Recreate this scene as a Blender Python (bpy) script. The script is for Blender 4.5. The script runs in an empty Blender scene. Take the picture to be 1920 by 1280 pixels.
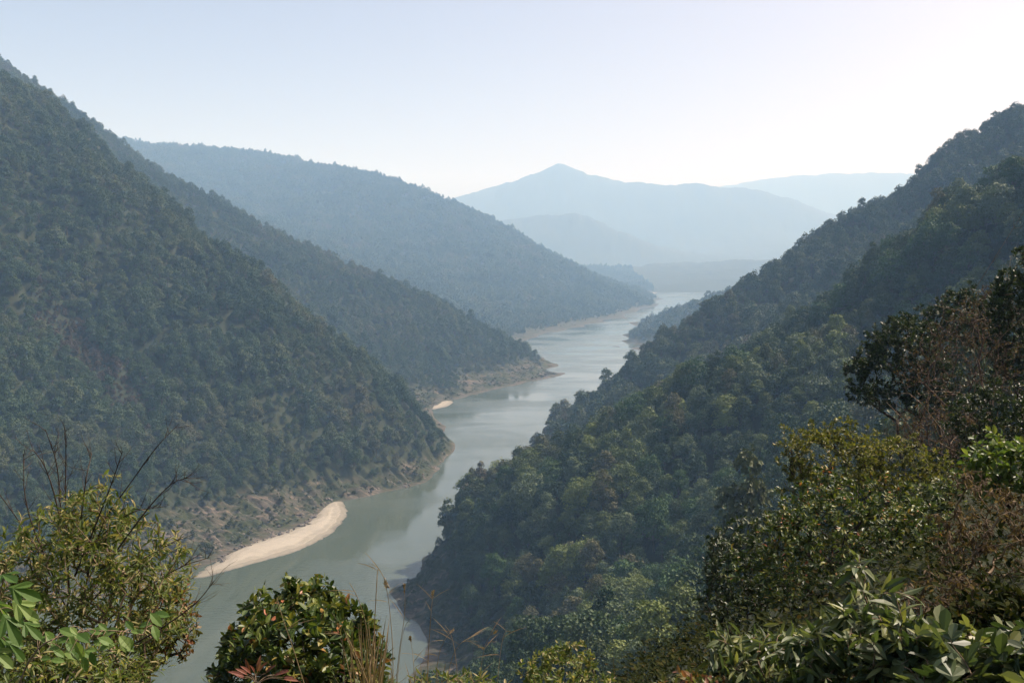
import bpy, math, random
import numpy as np
from mathutils import Vector, Matrix

# ------------------------------------------------------------------ camera, sky, sun, exposure
SC = bpy.context.scene
COL = SC.collection
F_PX, CX, CY, HORIZON = 1867.0, 960.0, 640.0, 470.0      # photograph pixels (1920 x 1280)
PITCH = math.atan((CY - HORIZON) / F_PX)
EYE = np.array([0.0, 0.0, 200.0])                        # 200 m above the river

cam_data = bpy.data.cameras.new("camera")
cam_data.lens = 35.0
cam_data.sensor_width = 36.0
cam_data.clip_start = 0.1
cam_data.clip_end = 60000.0
cam = bpy.data.objects.new("camera", cam_data)
cam.location = EYE
cam.rotation_euler = (math.radians(90) - PITCH, 0, 0)
COL.objects.link(cam)
SC.camera = cam

SUN_AZ, SUN_EL = math.radians(64), math.radians(51)      # azimuth clockwise from the view direction (+Y)
world = bpy.data.worlds.new("World")
SC.world = world
world.use_nodes = True
wn, wl = world.node_tree.nodes, world.node_tree.links
wn.clear()
sky = wn.new("ShaderNodeTexSky")
sky.sky_type = 'NISHITA'
sky.sun_disc = False
sky.sun_elevation = SUN_EL
sky.sun_rotation = SUN_AZ
sky.altitude = 300
sky.air_density = 0.6
sky.dust_density = 4.0
sky.ozone_density = 1.0
bg = wn.new("ShaderNodeBackground")
bg.inputs["Strength"].default_value = 0.122
wo = wn.new("ShaderNodeOutputWorld")
tint = wn.new("ShaderNodeMix")                           # the photograph's slightly rosy white balance
tint.data_type, tint.blend_type = 'RGBA', 'MULTIPLY'
tint.inputs[0].default_value = 1.0
tint.inputs[7].default_value = (1.19, 1.0, 0.89, 1)
wl.new(sky.outputs[0], tint.inputs[6])
wl.new(tint.outputs[2], bg.inputs[0])
wl.new(bg.outputs[0], wo.inputs[0])

sun_data = bpy.data.lights.new("sun", 'SUN')
sun_data.energy = 5.0
sun_data.angle = math.radians(0.6)
sun_data.color = (1.0, 0.925, 0.87)
sun = bpy.data.objects.new("sun", sun_data)
sdir = Vector((math.sin(SUN_AZ) * math.cos(SUN_EL), math.cos(SUN_AZ) * math.cos(SUN_EL), math.sin(SUN_EL)))
sun.rotation_euler = sdir.to_track_quat('Z', 'Y').to_euler()
sun.location = (300, 100, 900)
COL.objects.link(sun)

vs = SC.view_settings
vs.view_transform = 'Standard'
vs.look = 'None'
vs.gamma = 1.0
vs.use_curve_mapping = False
vs.exposure = 0.76

cy = SC.cycles
cy.use_denoising = True
cy.max_bounces = 8
cy.diffuse_bounces = 3
cy.glossy_bounces = 2
cy.transmission_bounces = 3
cy.volume_bounces = 5
cy.transparent_max_bounces = 4
cy.caustics_reflective = False
cy.caustics_refractive = False

# ------------------------------------------------------------------ helpers
HAZE_DENSITY = 0.000157
HAZE_COLOR = (0.38, 0.65, 1.0)
HAZE_ANISO = 0.0

RNG = np.random.default_rng(11)

def ray(px, py):
    u, v = (px - CX) / F_PX, (CY - py) / F_PX
    return np.array([u, math.cos(PITCH) + math.sin(PITCH) * v, -math.sin(PITCH) + math.cos(PITCH) * v])

def P(px, py, d):
    """world point seen at photograph pixel (px, py), d metres in front"""
    r = ray(px, py)
    return EYE + r * (d / r[1])

def W(px, py, z=0.0):
    """world point at height z seen at the pixel"""
    r = ray(px, py)
    return EYE + r * ((z - EYE[2]) / r[2])

def to_px(p):
    p = np.atleast_2d(p) - EYE
    c, s = math.cos(PITCH), math.sin(PITCH)
    depth = p[:, 1] * c - p[:, 2] * s
    up = p[:, 1] * s + p[:, 2] * c
    depth = np.maximum(depth, 1e-3)
    return CX + F_PX * p[:, 0] / depth, CY - F_PX * up / depth

def smooth(a, b, x):
    t = np.clip((x - a) / (b - a), 0, 1)
    return t * t * (3 - 2 * t)

def _hash(ix, iy, seed):
    h = (ix.astype(np.int64) * 374761393 + iy.astype(np.int64) * 668265263 + seed * 1274126177) & 0xFFFFFFFF
    h = ((h ^ (h >> 13)) * 1274126177) & 0xFFFFFFFF
    return ((h ^ (h >> 16)) & 0xFFFF) / 65535.0

def vnoise(x, y, seed=0):
    """smooth gradient noise, about -1..1"""
    ix, iy = np.floor(x), np.floor(y)
    fx, fy = x - ix, y - iy
    ux, uy = fx * fx * fx * (fx * (fx * 6 - 15) + 10), fy * fy * fy * (fy * (fy * 6 - 15) + 10)
    def g(dx, dy):
        a = _hash(ix + dx, iy + dy, seed) * 2 * math.pi
        return np.cos(a) * (fx - dx) + np.sin(a) * (fy - dy)
    n0 = g(0, 0) * (1 - ux) + g(1, 0) * ux
    n1 = g(0, 1) * (1 - ux) + g(1, 1) * ux
    return (n0 * (1 - uy) + n1 * uy) * 1.45

def fbm(x, y, octaves=4, seed=0, gain=0.5):
    t, a = 0, 1.0
    for o in range(octaves):
        t = t + a * vnoise(x * 2 ** o + 17.3 * o, y * 2 ** o - 9.1 * o, seed + o)
        a *= gain
    return t

def mesh_np(name, verts, faces, mats=(), mat_idx=None, attrs=None, smooth_shade=False):
    """mesh from numpy arrays; faces is (n,3) or (n,4) or a list of such arrays"""
    me = bpy.data.meshes.new(name)
    fl = faces if isinstance(faces, list) else [faces]
    fl = [np.asarray(f, np.int32) for f in fl if len(f)]
    verts = np.asarray(verts, np.float32)
    me.vertices.add(len(verts))
    me.vertices.foreach_set("co", verts.ravel())
    if fl:
        loops = np.concatenate([f.ravel() for f in fl])
        counts = np.concatenate([np.full(len(f), f.shape[1], np.int32) for f in fl])
        starts = np.concatenate([[0], np.cumsum(counts)[:-1]]).astype(np.int32)
        me.loops.add(len(loops))
        me.loops.foreach_set("vertex_index", loops)
        me.polygons.add(len(counts))
        me.polygons.foreach_set("loop_start", starts)
        if mat_idx is not None:
            me.polygons.foreach_set("material_index", np.asarray(mat_idx, np.int32))
        me.polygons.foreach_set("use_smooth", np.full(len(counts), smooth_shade))
    for m in mats:
        me.materials.append(m)
    for k, (dom, typ, arr) in (attrs or {}).items():
        a = me.attributes.new(k, typ, dom)
        a.data.foreach_set("value" if typ in ('FLOAT', 'INT') else "vector", np.ascontiguousarray(arr).ravel())
    me.update(calc_edges=True)
    return me

def link(name, me, parent=None, loc=None, **tags):
    o = bpy.data.objects.new(name, me)
    COL.objects.link(o)
    if parent is not None:
        o.parent = parent
    if loc is not None:
        o.location = loc
    for k, v in tags.items():
        if v is not None:
            o[k] = v
    return o

def thing(name, loc, label, category, group=None):
    return link(name, None, None, loc, label=label, category=category, group=group)

# ------------------------------------------------------------------ materials
class NT:
    def __init__(self, name):
        self.m = bpy.data.materials.new(name)
        self.m.use_nodes = True
        self.t = self.m.node_tree
        self.t.nodes.clear()
        self.out = self.n("ShaderNodeOutputMaterial")
    def n(self, typ, **kw):
        nd = self.t.nodes.new(typ)
        for k, v in kw.items():
            if k.startswith("i_"):
                nd.inputs[k[2:].replace("_", " ")].default_value = v
            else:
                setattr(nd, k, v)
        return nd
    def l(self, a, b):
        self.t.links.new(a, b)
    def ramp(self, fac, stops, interp='LINEAR'):
        r = self.n("ShaderNodeValToRGB")
        r.color_ramp.interpolation = interp
        e = r.color_ramp.elements
        while len(e) < len(stops):
            e.new(0.5)
        for el, (p, c) in zip(e, stops):
            el.position = p
            el.color = (*c, 1)
        self.l(fac, r.inputs[0])
        return r.outputs[0]
    def math(self, op, a, b=None):
        nd = self.n("ShaderNodeMath", operation=op)
        for i, v in enumerate((a, b)):
            if v is None:
                continue
            if isinstance(v, (int, float)):
                nd.inputs[i].default_value = v
            else:
                self.l(v, nd.inputs[i])
        return nd.outputs[0]
    def noise(self, vec, scale, detail=3.0, rough=0.5, dist=0.0):
        nd = self.n("ShaderNodeTexNoise")
        nd.inputs["Scale"].default_value = scale
        nd.inputs["Detail"].default_value = detail
        nd.inputs["Roughness"].default_value = rough
        nd.inputs["Distortion"].default_value = dist
        if vec is not None:
            self.l(vec, nd.inputs["Vector"])
        return nd.outputs["Fac"]
    def mapping(self, vec, scale=(1, 1, 1), rot=(0, 0, 0)):
        nd = self.n("ShaderNodeMapping")
        nd.inputs["Scale"].default_value = scale
        nd.inputs["Rotation"].default_value = rot
        self.l(vec, nd.inputs["Vector"])
        return nd.outputs[0]
    def mix(self, fac, a, b, blend='MIX'):
        nd = self.n("ShaderNodeMix", data_type='RGBA', blend_type=blend)
        for s, v in ((nd.inputs[0], fac), (nd.inputs[6], a), (nd.inputs[7], b)):
            if isinstance(v, (int, float)):
                s.default_value = v
            elif isinstance(v, tuple):
                s.default_value = (*v, 1)
            else:
                self.l(v, s)
        return nd.outputs[2]
    def attr(self, name, kind='GEOMETRY'):
        nd = self.n("ShaderNodeAttribute", attribute_name=name, attribute_type=kind)
        return nd.outputs["Fac"]

def foliage_mat(name, stops, transl=0.25, rough=0.55, obj_w=0.5, patch=None, spec=0.3, trans_gain=1.5):
    """leaves: colour varies from leaf to leaf (attribute rnd) and from plant to plant"""
    t = NT(name)
    oi = t.n("ShaderNodeObjectInfo")
    r = t.math('ADD', t.math('MULTIPLY', oi.outputs["Random"], obj_w), t.math('MULTIPLY', t.attr("rnd"), 1 - obj_w))
    if patch:
        pn = t.noise(oi.outputs["Location"], patch, 2.0)
        r = t.math('ADD', t.math('MULTIPLY', r, 0.5), t.math('MULTIPLY', t.math('SUBTRACT', t.math('MULTIPLY', pn, 2.6), 0.75), 0.5))
    c = t.ramp(r, stops)
    p = t.n("ShaderNodeBsdfPrincipled")
    t.l(c, p.inputs["Base Color"])
    p.inputs["Roughness"].default_value = rough
    p.inputs["Specular IOR Level"].default_value = spec
    tr = t.n("ShaderNodeBsdfTranslucent")
    t.l(t.mix(1.0, c, (trans_gain, trans_gain * 1.05, trans_gain * 0.5), 'MULTIPLY'), tr.inputs[0])
    mx = t.n("ShaderNodeMixShader")
    mx.inputs[0].default_value = transl
    t.l(p.outputs[0], mx.inputs[1])
    t.l(tr.outputs[0], mx.inputs[2])
    t.l(mx.outputs[0], t.out.inputs[0])
    return t.m

def bark_mat(name, c1, c2, scale=30.0):
    t = NT(name)
    tc = t.n("ShaderNodeTexCoord")
    n = t.noise(t.mapping(tc.outputs["Object"], (1, 1, 0.25)), scale, 4.0)
    p = t.n("ShaderNodeBsdfPrincipled")
    t.l(t.ramp(n, [(0.3, c1), (0.7, c2)]), p.inputs["Base Color"])
    p.inputs["Roughness"].default_value = 0.85
    p.inputs["Specular IOR Level"].default_value = 0.2
    t.l(p.outputs[0], t.out.inputs[0])
    return t.m

# ------------------------------------------------------------------ terrain: control points of crests, shores and river bed
CTRL = []
def crest(pts, drop=8.0):
    for px, py, d in pts:
        q = P(px, py, d)
        CTRL.append((q[0], q[1], q[2] - drop))
def shore(pts, z=0.0):
    for px, py in pts:
        q = W(px, py, 0.0)
        CTRL.append((q[0], q[1], z))
def raw(pts):
    CTRL.extend(pts)

# nearest mountain on the left
crest([(-420, -60, 1330), (-200, 30, 1270), (0, 150, 1200), (70, 172, 1185), (150, 228, 1165), (250, 325, 1130), (330, 382, 1100), (450, 470, 1060),
       (540, 548, 1030), (600, 598, 1010), (700, 678, 975), (755, 724, 955), (795, 787, 935), (812, 838, 918)], 17)
shore([(832, 875), (806, 892), (785, 906), (740, 917), (700, 925), (640, 940), (600, 960), (565, 985), (520, 1003), (480, 1020), (430, 1040),
       (385, 1060), (340, 1078), (300, 1090), (150, 1130), (0, 1160), (-200, 1185)])
raw([(-190, 1020, 95), (-330, 1090, 190), (-300, 450, 0), (-310, 300, 0), (-330, 120, 0), (-700, 700, 330), (-480, 500, 130), (-900, 1000, 520), (-600, 300, 220),
     (-520, 0, 170), (-1300, 1200, 640), (-1200, 500, 560), (-900, 100, 420)])
raw([(P(480, 640, 905)), (P(620, 830, 830)), (P(300, 760, 800)), (P(120, 620, 860)), (P(180, 420, 960))])
raw([(-68, 950, 0), (-80, 1060, 0), (-93, 1180, 0), (-38, 930, -6), (-42, 990, -6), (-48, 1060, -6), (-58, 1150, -6)])
# ravine between the first and second left ridge
raw([(-130, 1190, 12), (-230, 1260, 45), (-420, 1380, 130), (-650, 1480, 240)])
# second ridge on the left
crest([(-200, 20, 2050), (0, 110, 2010), (130, 200, 1960), (240, 300, 1905), (370, 356, 1860), (420, 388, 1850), (540, 450, 1820), (690, 512, 1790),
       (800, 552, 1760), (900, 602, 1720), (990, 652, 1690), (1030, 684, 1668)], 14)
shore([(1066, 697), (1040, 706), (990, 716), (940, 727), (890, 739), (840, 755), (815, 767)])
raw([(60, 1800, 0), (10, 1950, 0), (-60, 2080, 4), (0, 2200, 3), (56, 2304, 0), (-300, 2300, 60), (-800, 2700, 200), (-1500, 2400, 520), (-2000, 1800, 700)])
# third ridge, blue with haze
crest([(-400, 262, 5940), (0, 262, 5737), (235, 268, 5602), (300, 272, 5517), (370, 280, 5378), (480, 293, 5139), (520, 298, 5051), (600, 312, 4889), (690, 330, 4690),
       (760, 352, 4524), (850, 388, 4332), (920, 418, 4172), (960, 447, 4059), (1060, 492, 3808), (1118, 523, 3675), (1150, 548, 3570), (1172, 569, 3480)], 12)
shore([(1203, 579), (1176, 597), (1140, 604), (1100, 612), (1060, 619), (1040, 622), (1008, 631)])
raw([P(800, 490, 3500), P(950, 520, 3350), P(600, 420, 3900), P(880, 580, 2750), P(400, 380, 4300)])
raw([(495, 3930, 0), (575, 4680, 0), (250, 5000, 60), (-500, 6200, 250), (-3500, 5200, 700), (-3500, 3000, 800)])
# right: near ridge (rises to the right edge)
crest([(2150, 150, 520), (2030, 230, 535), (1920, 318, 550), (1870, 352, 555), (1800, 408, 560), (1740, 450, 565), (1680, 498, 570), (1600, 563, 575), (1540, 600, 580),
       (1470, 640, 585), (1400, 667, 588), (1340, 692, 590), (1290, 730, 590), (1200, 775, 590), (1130, 812, 590), (1050, 842, 590),
       (990, 865, 592), (930, 902, 595), (870, 930, 598), (835, 985, 600), (800, 1035, 600), (765, 1075, 597)], 9)
shore([(735, 1102), (742, 1125), (760, 1145), (778, 1165), (790, 1190), (782, 1225), (765, 1280)])
raw([(-48, 650, 0), (-22, 720, 0), (8, 800, 0), (20, 900, 0), (-60, 380, 0), (-75, 244, 0), (-95, 120, 0)])
raw([P(900, 1060, 520), P(850, 1215, 478), P(1000, 1270, 405), P(1100, 1000, 485), P(1100, 1200, 385), P(1250, 1090, 415), P(1400, 1000, 390), P(1250, 1270, 320),
     P(1400, 1190, 290), P(1600, 800, 485), P(1500, 900, 440), P(1800, 600, 490), P(1700, 900, 350), P(1900, 700, 400), P(1250, 880, 500), P(1450, 760, 510)])
raw([(60, 700, 38), (140, 740, 75), (240, 790, 118), (330, 810, 160), (430, 830, 215)])
# right: ridge behind it
crest([(2200, 60, 1299), (2050, 110, 1271), (1920, 197, 1229), (1870, 222, 1222), (1820, 245, 1215), (1770, 278, 1201), (1740, 318, 1187), (1690, 340, 1173), (1640, 374, 1159), (1560, 420, 1131),
       (1500, 462, 1110), (1440, 500, 1089), (1380, 528, 1068), (1320, 570, 1047), (1285, 605, 1033), (1240, 622, 1019), (1200, 668, 1019), (1120, 728, 1012), (1060, 765, 1008), (1005, 812, 1008)], 15)
raw([(16, 1000, 0), (40, 1060, 0), (100, 1150, 0), (150, 1300, 0), (200, 1500, 0), (225, 1700, 0), (240, 1900, 0)])
raw([P(1500, 560, 1010), P(1700, 440, 1060), P(1300, 690, 940), P(1150, 780, 920), P(1850, 310, 1100)])
raw([(300, 1350, 60), (560, 1450, 180), (480, 1700, 60), (950, 1500, 330), (760, 1000, 440), (900, 600, 560), (500, 560, 330), (1400, 900, 620)])
# low spur behind the right ridge
crest([(1162, 646, 2110), (1200, 618, 2200), (1250, 597, 2330), (1310, 567, 2450), (1400, 536, 2500), (1550, 480, 2500)], 13)
shore([(1154, 648)])
raw([(250, 2060, 0), (290, 1960, 2), (290, 2250, 0), (345, 2500, 0), (500, 3000, 0), (655, 3500, 0), (770, 4150, 0), (900, 4400, 0), (1500, 4600, 0), (1300, 3400, 150), (1900, 2600, 350)])
# far river bank and the hills fading into the haze
raw([(640, 4780, 0), (760, 4800, 0), (900, 4820, 0), (1500, 4900, 0), (620, 5000, 15), (800, 5100, 25), (1200, 5200, 45), (400, 5300, 40)])
crest([(1090, 505, 6600), (1180, 500, 6600), (1260, 492, 6600), (1340, 490, 6600), (1450, 488, 6600), (1600, 480, 6600)], 0)
crest([(700, 445, 8448), (860, 432, 8448), (960, 412, 8384), (1020, 405, 8320), (1080, 400, 8320), (1130, 416, 8256), (1180, 440, 8192), (1240, 462, 8128), (1300, 480, 8064)], 0)
crest([(400, 410, 11205), (700, 398, 11205), (860, 372, 11070), (950, 346, 11070), (1000, 330, 11002), (1022, 320, 10935), (1034, 314, 10935), (1045, 309, 10935), (1056, 310, 10935), (1074, 318, 10935), (1100, 325, 10935), (1150, 338, 10867), (1200, 343, 10800),
       (1300, 341, 10732), (1340, 350, 10732), (1420, 353, 10665), (1480, 370, 10597), (1560, 402, 10462), (1640, 432, 10395), (1800, 455, 10260)], 0)
raw([P(1280, 420, 9800), P(1100, 385, 10200), P(1480, 440, 9700), P(1000, 385, 10100), P(1200, 400, 10100)])
raw([(x, 12300, 150) for x in range(-3000, 5001, 1000)] + [(x, 9200, 120) for x in (-600, 0, 400, 800, 1200)] + [(x, 7400, 60) for x in (200, 600, 1000, 1400, 1900)])
crest([(1200, 391, 13900), (1380, 367, 13900), (1450, 351, 13900), (1500, 345, 13900), (1560, 337, 13900), (1620, 340, 13900), (1690, 332, 13900), (1850, 341, 13900), (2100, 361, 13900)], 0)
raw([(-3000, 8500, 500), (-6000, 6000, 700), (-8000, 9000, 500), (-5000, 12500, 400), (0, 14500, 300), (5500, 8000, 500), (7000, 4000, 700), (3500, 2500, 600), (3600, 5500, 350), (9000, 11000, 300), (-6000, 14000, 200),
     (-9000, 0, 700), (9000, 0, 700), (0, -2500, 700), (-5000, -2500, 700), (5000, -2500, 700), (-3000, 0, 700), (3000, 0, 700), (12000, 6000, 400), (-12000, 6000, 400)])
# the hillside the camera stands on
raw([(0, 0, 192), (30, 60, 185), (60, 130, 172), (-100, -100, 205), (200, -150, 320), (160, 60, 235), (0, -300, 330), (260, 150, 262), (-40, 60, 140), (20, 180, 112), (90, 240, 130), (180, 330, 160), (0, 280, 70)])
# river bed
raw([(x, y, -7.0) for x, y in [(-170, 505), (-190, 440), (-150, 560), (-120, 520), (-110, 450), (-180, 380), (-140, 330), (-200, 250), (-150, 180), (-220, 100), (-130, 600), (-110, 660), (-95, 720),
    (-70, 780), (-40, 840), (-25, 900), (-15, 960), (-15, 1040), (-10, 1120), (20, 1200), (0, 1300), (90, 1350), (60, 1450), (140, 1500), (150, 1600), (160, 1700), (140, 1800),
    (130, 1900), (110, 2050), (160, 2150), (140, 2300), (220, 2450), (270, 2650), (350, 2900), (430, 3150), (530, 3400), (570, 3650), (620, 3950), (660, 4250), (680, 4550), (800, 4600), (1000, 4650), (1300, 4750)]])

CT = np.array([tuple(map(float, c)) for c in CTRL])
RB_C = 9.0
def _fit():
    n = len(CT)
    d = np.sqrt(((CT[:, None, :2] - CT[None, :, :2]) ** 2).sum(-1) + RB_C ** 2)
    A = np.zeros((n + 3, n + 3))
    # slight smoothing so nearby points do not fight each other
    A[:n, :n] = -d + np.eye(n) * -0.0
    A[:n, n] = 1
    A[:n, n + 1:] = CT[:, :2] / 1000
    A[n:, :n] = A[:n, n:].T
    b = np.zeros(n + 3)
    b[:n] = CT[:, 2]
    A[:n, :n] += np.eye(n) * 2.0
    return np.linalg.solve(A, b)
RBF = _fit()

def z_rbf(x, y):
    out = np.empty(len(x))
    n = len(CT)
    for i in range(0, len(x), 20000):
        xs, ys = x[i:i + 20000, None].astype(np.float32), y[i:i + 20000, None].astype(np.float32)
        d = np.sqrt((xs - CT[None, :, 0].astype(np.float32)) ** 2 + (ys - CT[None, :, 1].astype(np.float32)) ** 2 + np.float32(RB_C ** 2))
        out[i:i + 20000] = -(d @ RBF[:n].astype(np.float32)) + RBF[n] + (xs[:, 0] * RBF[n + 1] + ys[:, 0] * RBF[n + 2]) / 1000
    return out

C20, S20 = math.cos(math.radians(26)), math.sin(math.radians(26))
def z_near(x, y):
    """the hillside under and just in front of the camera: a spur running forward and right, falling away to the left"""
    s = x * C20 - y * S20
    t = x * S20 + y * C20
    side = 0.58 * s - 0.38 * (np.sqrt(s * s + 25) - 5)
    z = 198.35 + side - 0.15 * t - 0.35 * np.maximum(t - 55, 0)
    return z + 0.25 * fbm(x / 5, y / 5, 3, 71)

def bank_line(x, y):
    """height above the river where the forest begins"""
    d = np.hypot(x, y)
    base = 9.5 + 5 * fbm(x / 90, y / 90, 3, 5)
    # high bare banks below the left mountain and at the foot of the near right ridge
    base = base + 9 * np.exp(-(((x + 190) / 90) ** 2 + ((y - 690) / 130) ** 2)) + 7 * np.exp(-(((x - 30) / 120) ** 2 + ((y - 1560) / 170) ** 2))
    base = base + 14 * np.exp(-(((x + 50) / 45) ** 2 + ((y - 560) / 70) ** 2))
    right = (x > -80 + 0.0 * y) & (y > 600) & (y < 1250) & (x > -40)
    base = np.where(right, 5 + 2 * fbm(x / 40, y / 40, 2, 8), base)
    base = base - 6 * smooth(1900, 2400, d)
    return np.maximum(base, 3)

def height(x, y):
    x, y = np.asarray(x, float), np.asarray(y, float)
    d = np.hypot(x, y)
    wx = x + 5 * fbm(x / 60, y / 60, 3, 31) * smooth(150, 500, d)
    wy = y + 5 * fbm(x / 60, y / 60, 3, 41) * smooth(150, 500, d)
    z = z_rbf(wx, wy)
    up = np.clip(z, 0, None)
    # side valleys and knolls
    a = np.minimum(up * 0.10, 13) * smooth(150, 420, d)
    z = z + a * (np.abs(fbm(x / 130 + 3, y / 130, 3, 3)) * -1.5 + 0.55)
    far = smooth(2300, 4600, d) * (1 - 0.45 * smooth(6500, 8500, d))
    z = z + far * np.minimum(up * 0.12, 45) * (np.abs(fbm(x / 520, y / 520, 4, 23)) * -1.6 + 0.5)
    # eroded ribs and gullies on the bare banks
    b = smooth(0.2, 4, z) * (1 - smooth(22, 45, z)) * smooth(380, 460, d) * (1 - smooth(1900, 2600, d))
    ru, rv_ = x * 0.43 + y * 0.90, x * 0.90 - y * 0.43
    rib = np.abs(vnoise(ru / 13.0 + 0.5 * vnoise(x / 26, y / 26, 91), rv_ / 46.0, 61))
    rib2 = np.abs(vnoise(ru / 5.2 + 0.3 * vnoise(x / 12, y / 12, 92), rv_ / 20.0, 67))
    z = z + b * (7.0 * (rib - 0.3) + 4.2 * (rib2 - 0.3) + 1.1 * vnoise(x / 2.2, y / 2.2, 63))
    ft = np.exp(-(((x + 55) / 40) ** 2 + ((y - 560) / 75) ** 2)) * smooth(0.1, 2, z)
    z = z + ft * (4.5 * (np.abs(vnoise((x * .5 - y * .86) / 9, (x * .86 + y * .5) / 26, 101)) - 0.3) + 1.6 * vnoise(x / 4, y / 4, 103) + 0.8 * vnoise(x / 1.7, y / 1.7, 104))
    wn_ = 1 - smooth(65, 130, d)
    if np.any(wn_ > 0):
        z = np.where(wn_ > 0, z * (1 - wn_) + z_near(x, y) * wn_, z)
    return z

# one polar sheet round the viewpoint: fine where the photograph looks, coarse elsewhere
AZ = np.concatenate([np.radians(np.linspace(-180, -36, 60, endpoint=False)), np.radians(np.linspace(-36, 36, 620, endpoint=False)), np.radians(np.linspace(36, 180, 60, endpoint=False))])
RR = np.concatenate([np.geomspace(0.5, 60, 60, endpoint=False), np.geomspace(60, 430, 110, endpoint=False), np.linspace(430, 1040, 330, endpoint=False), np.linspace(1040, 1800, 170, endpoint=False),
                     np.geomspace(1800, 6000, 190, endpoint=False), np.geomspace(6000, 15500, 110)])
gx = (RR[:, None] * np.sin(AZ)[None, :]).ravel()
gy = (RR[:, None] * np.cos(AZ)[None, :]).ravel()
keep_y = gy > -2900
gz = height(gx, gy)
NA, NR = len(AZ), len(RR)
GZ = gz.reshape(NR, NA)

def make_terrain():
    i = np.arange(NR - 1)[:, None] * NA
    j = np.arange(NA)[None, :]
    j2 = (j + 1) % NA
    q = np.stack([i + j, i + j2, i + NA + j2, i + NA + j], -1).reshape(-1, 4)
    q = q[:, ::-1]
    v = np.stack([gx, gy, gz], 1)
    ok = keep_y[q].all(1)
    q = q[ok]
    c = len(v)
    v = np.vstack([v, [[0, 0, float(height(np.array([0.0]), np.array([0.0]))[0])]]])
    tri = np.stack([np.full(NA, c), (np.arange(NA) + 1) % NA, np.arange(NA)], 1)
    h = gz - bank_line(gx, gy)
    bank = np.append((1 - smooth(-3, 5, h)) * (gz < 70), 0)
    d = np.hypot(gx, gy)
    bank[:-1] *= smooth(200, 300, d) * (1 - smooth(4200, 4800, d))
    return mesh_np("terrain", v, [q, tri], [terrain_mat()], None, {"bank": ('POINT', 'FLOAT', bank.astype(np.float32))}, True)

def terrain_mat():
    t = NT("hillside ground")
    g = t.n("ShaderNodeNewGeometry")
    pos = g.outputs["Position"]
    sep = t.n("ShaderNodeSeparateXYZ")
    t.l(pos, sep.inputs[0])
    rot = t.mapping(pos, (0.020, 0.13, 0.06), (0, 0, math.radians(26)))
    strata = t.noise(rot, 3.0, 5.0, 0.62, 0.6)
    patch = t.noise(pos, 0.045, 4.0, 0.6)
    fine = t.noise(pos, 0.5, 5.0, 0.65)
    grass = t.ramp(fine, [(0.3, (0.014, 0.021, 0.008)), (0.55, (0.030, 0.037, 0.013)), (0.75, (0.062, 0.056, 0.027))])
    rock = t.ramp(strata, [(0.25, (0.024, 0.022, 0.020)), (0.5, (0.066, 0.058, 0.046)), (0.72, (0.16, 0.13, 0.095))])
    gmask = t.ramp(t.math('ADD', t.math('MULTIPLY', patch, 0.6), t.math('MULTIPLY', strata, 0.4)), [(0.47, (1, 1, 1)), (0.61, (0, 0, 0))])
    # bare rock and soil washed by the river just above the waterline
    low = t.math('MULTIPLY', t.math('SUBTRACT', 1.5, sep.outputs[2]), 0.5)
    lowc = t.n("ShaderNodeClamp")
    t.l(t.math('ADD', low, t.math('SUBTRACT', patch, 0.5)), lowc.inputs[0])
    bankc = t.mix(gmask, rock, grass)
    bankc = t.mix(lowc.outputs[0], bankc, t.mix(0.4, rock, (0.072, 0.064, 0.052)))
    floor = t.ramp(fine, [(0.3, (0.010, 0.014, 0.006)), (0.7, (0.028, 0.030, 0.013))])
    big = t.noise(pos, 0.010, 6.0, 0.62)
    farc = t.ramp(big, [(0.35, (0.020, 0.030, 0.013)), (0.6, (0.034, 0.042, 0.018)), (0.75, (0.036, 0.036, 0.017))])
    floor = t.mix(0.5, floor, farc)
    col = t.mix(t.attr("bank"), floor, bankc)
    p = t.n("ShaderNodeBsdfPrincipled")
    t.l(col, p.inputs["Base Color"])
    p.inputs["Roughness"].default_value = 0.9
    p.inputs["Specular IOR Level"].default_value = 0.15
    b = t.n("ShaderNodeBump")
    b.inputs["Strength"].default_value = 0.7
    b.inputs["Distance"].default_value = 1.2
    t.l(t.math('MULTIPLY', t.math('ADD', t.math('MULTIPLY', strata, 1.0), t.math('MULTIPLY', fine, 0.6)), t.attr("bank")), b.inputs["Height"])
    t.l(b.outputs[0], p.inputs["Normal"])
    t.l(p.outputs[0], t.out.inputs[0])
    return t.m

terrain = link("terrain", make_terrain(), kind="structure", label="steep mountainsides and bare river banks of the valley")

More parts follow.
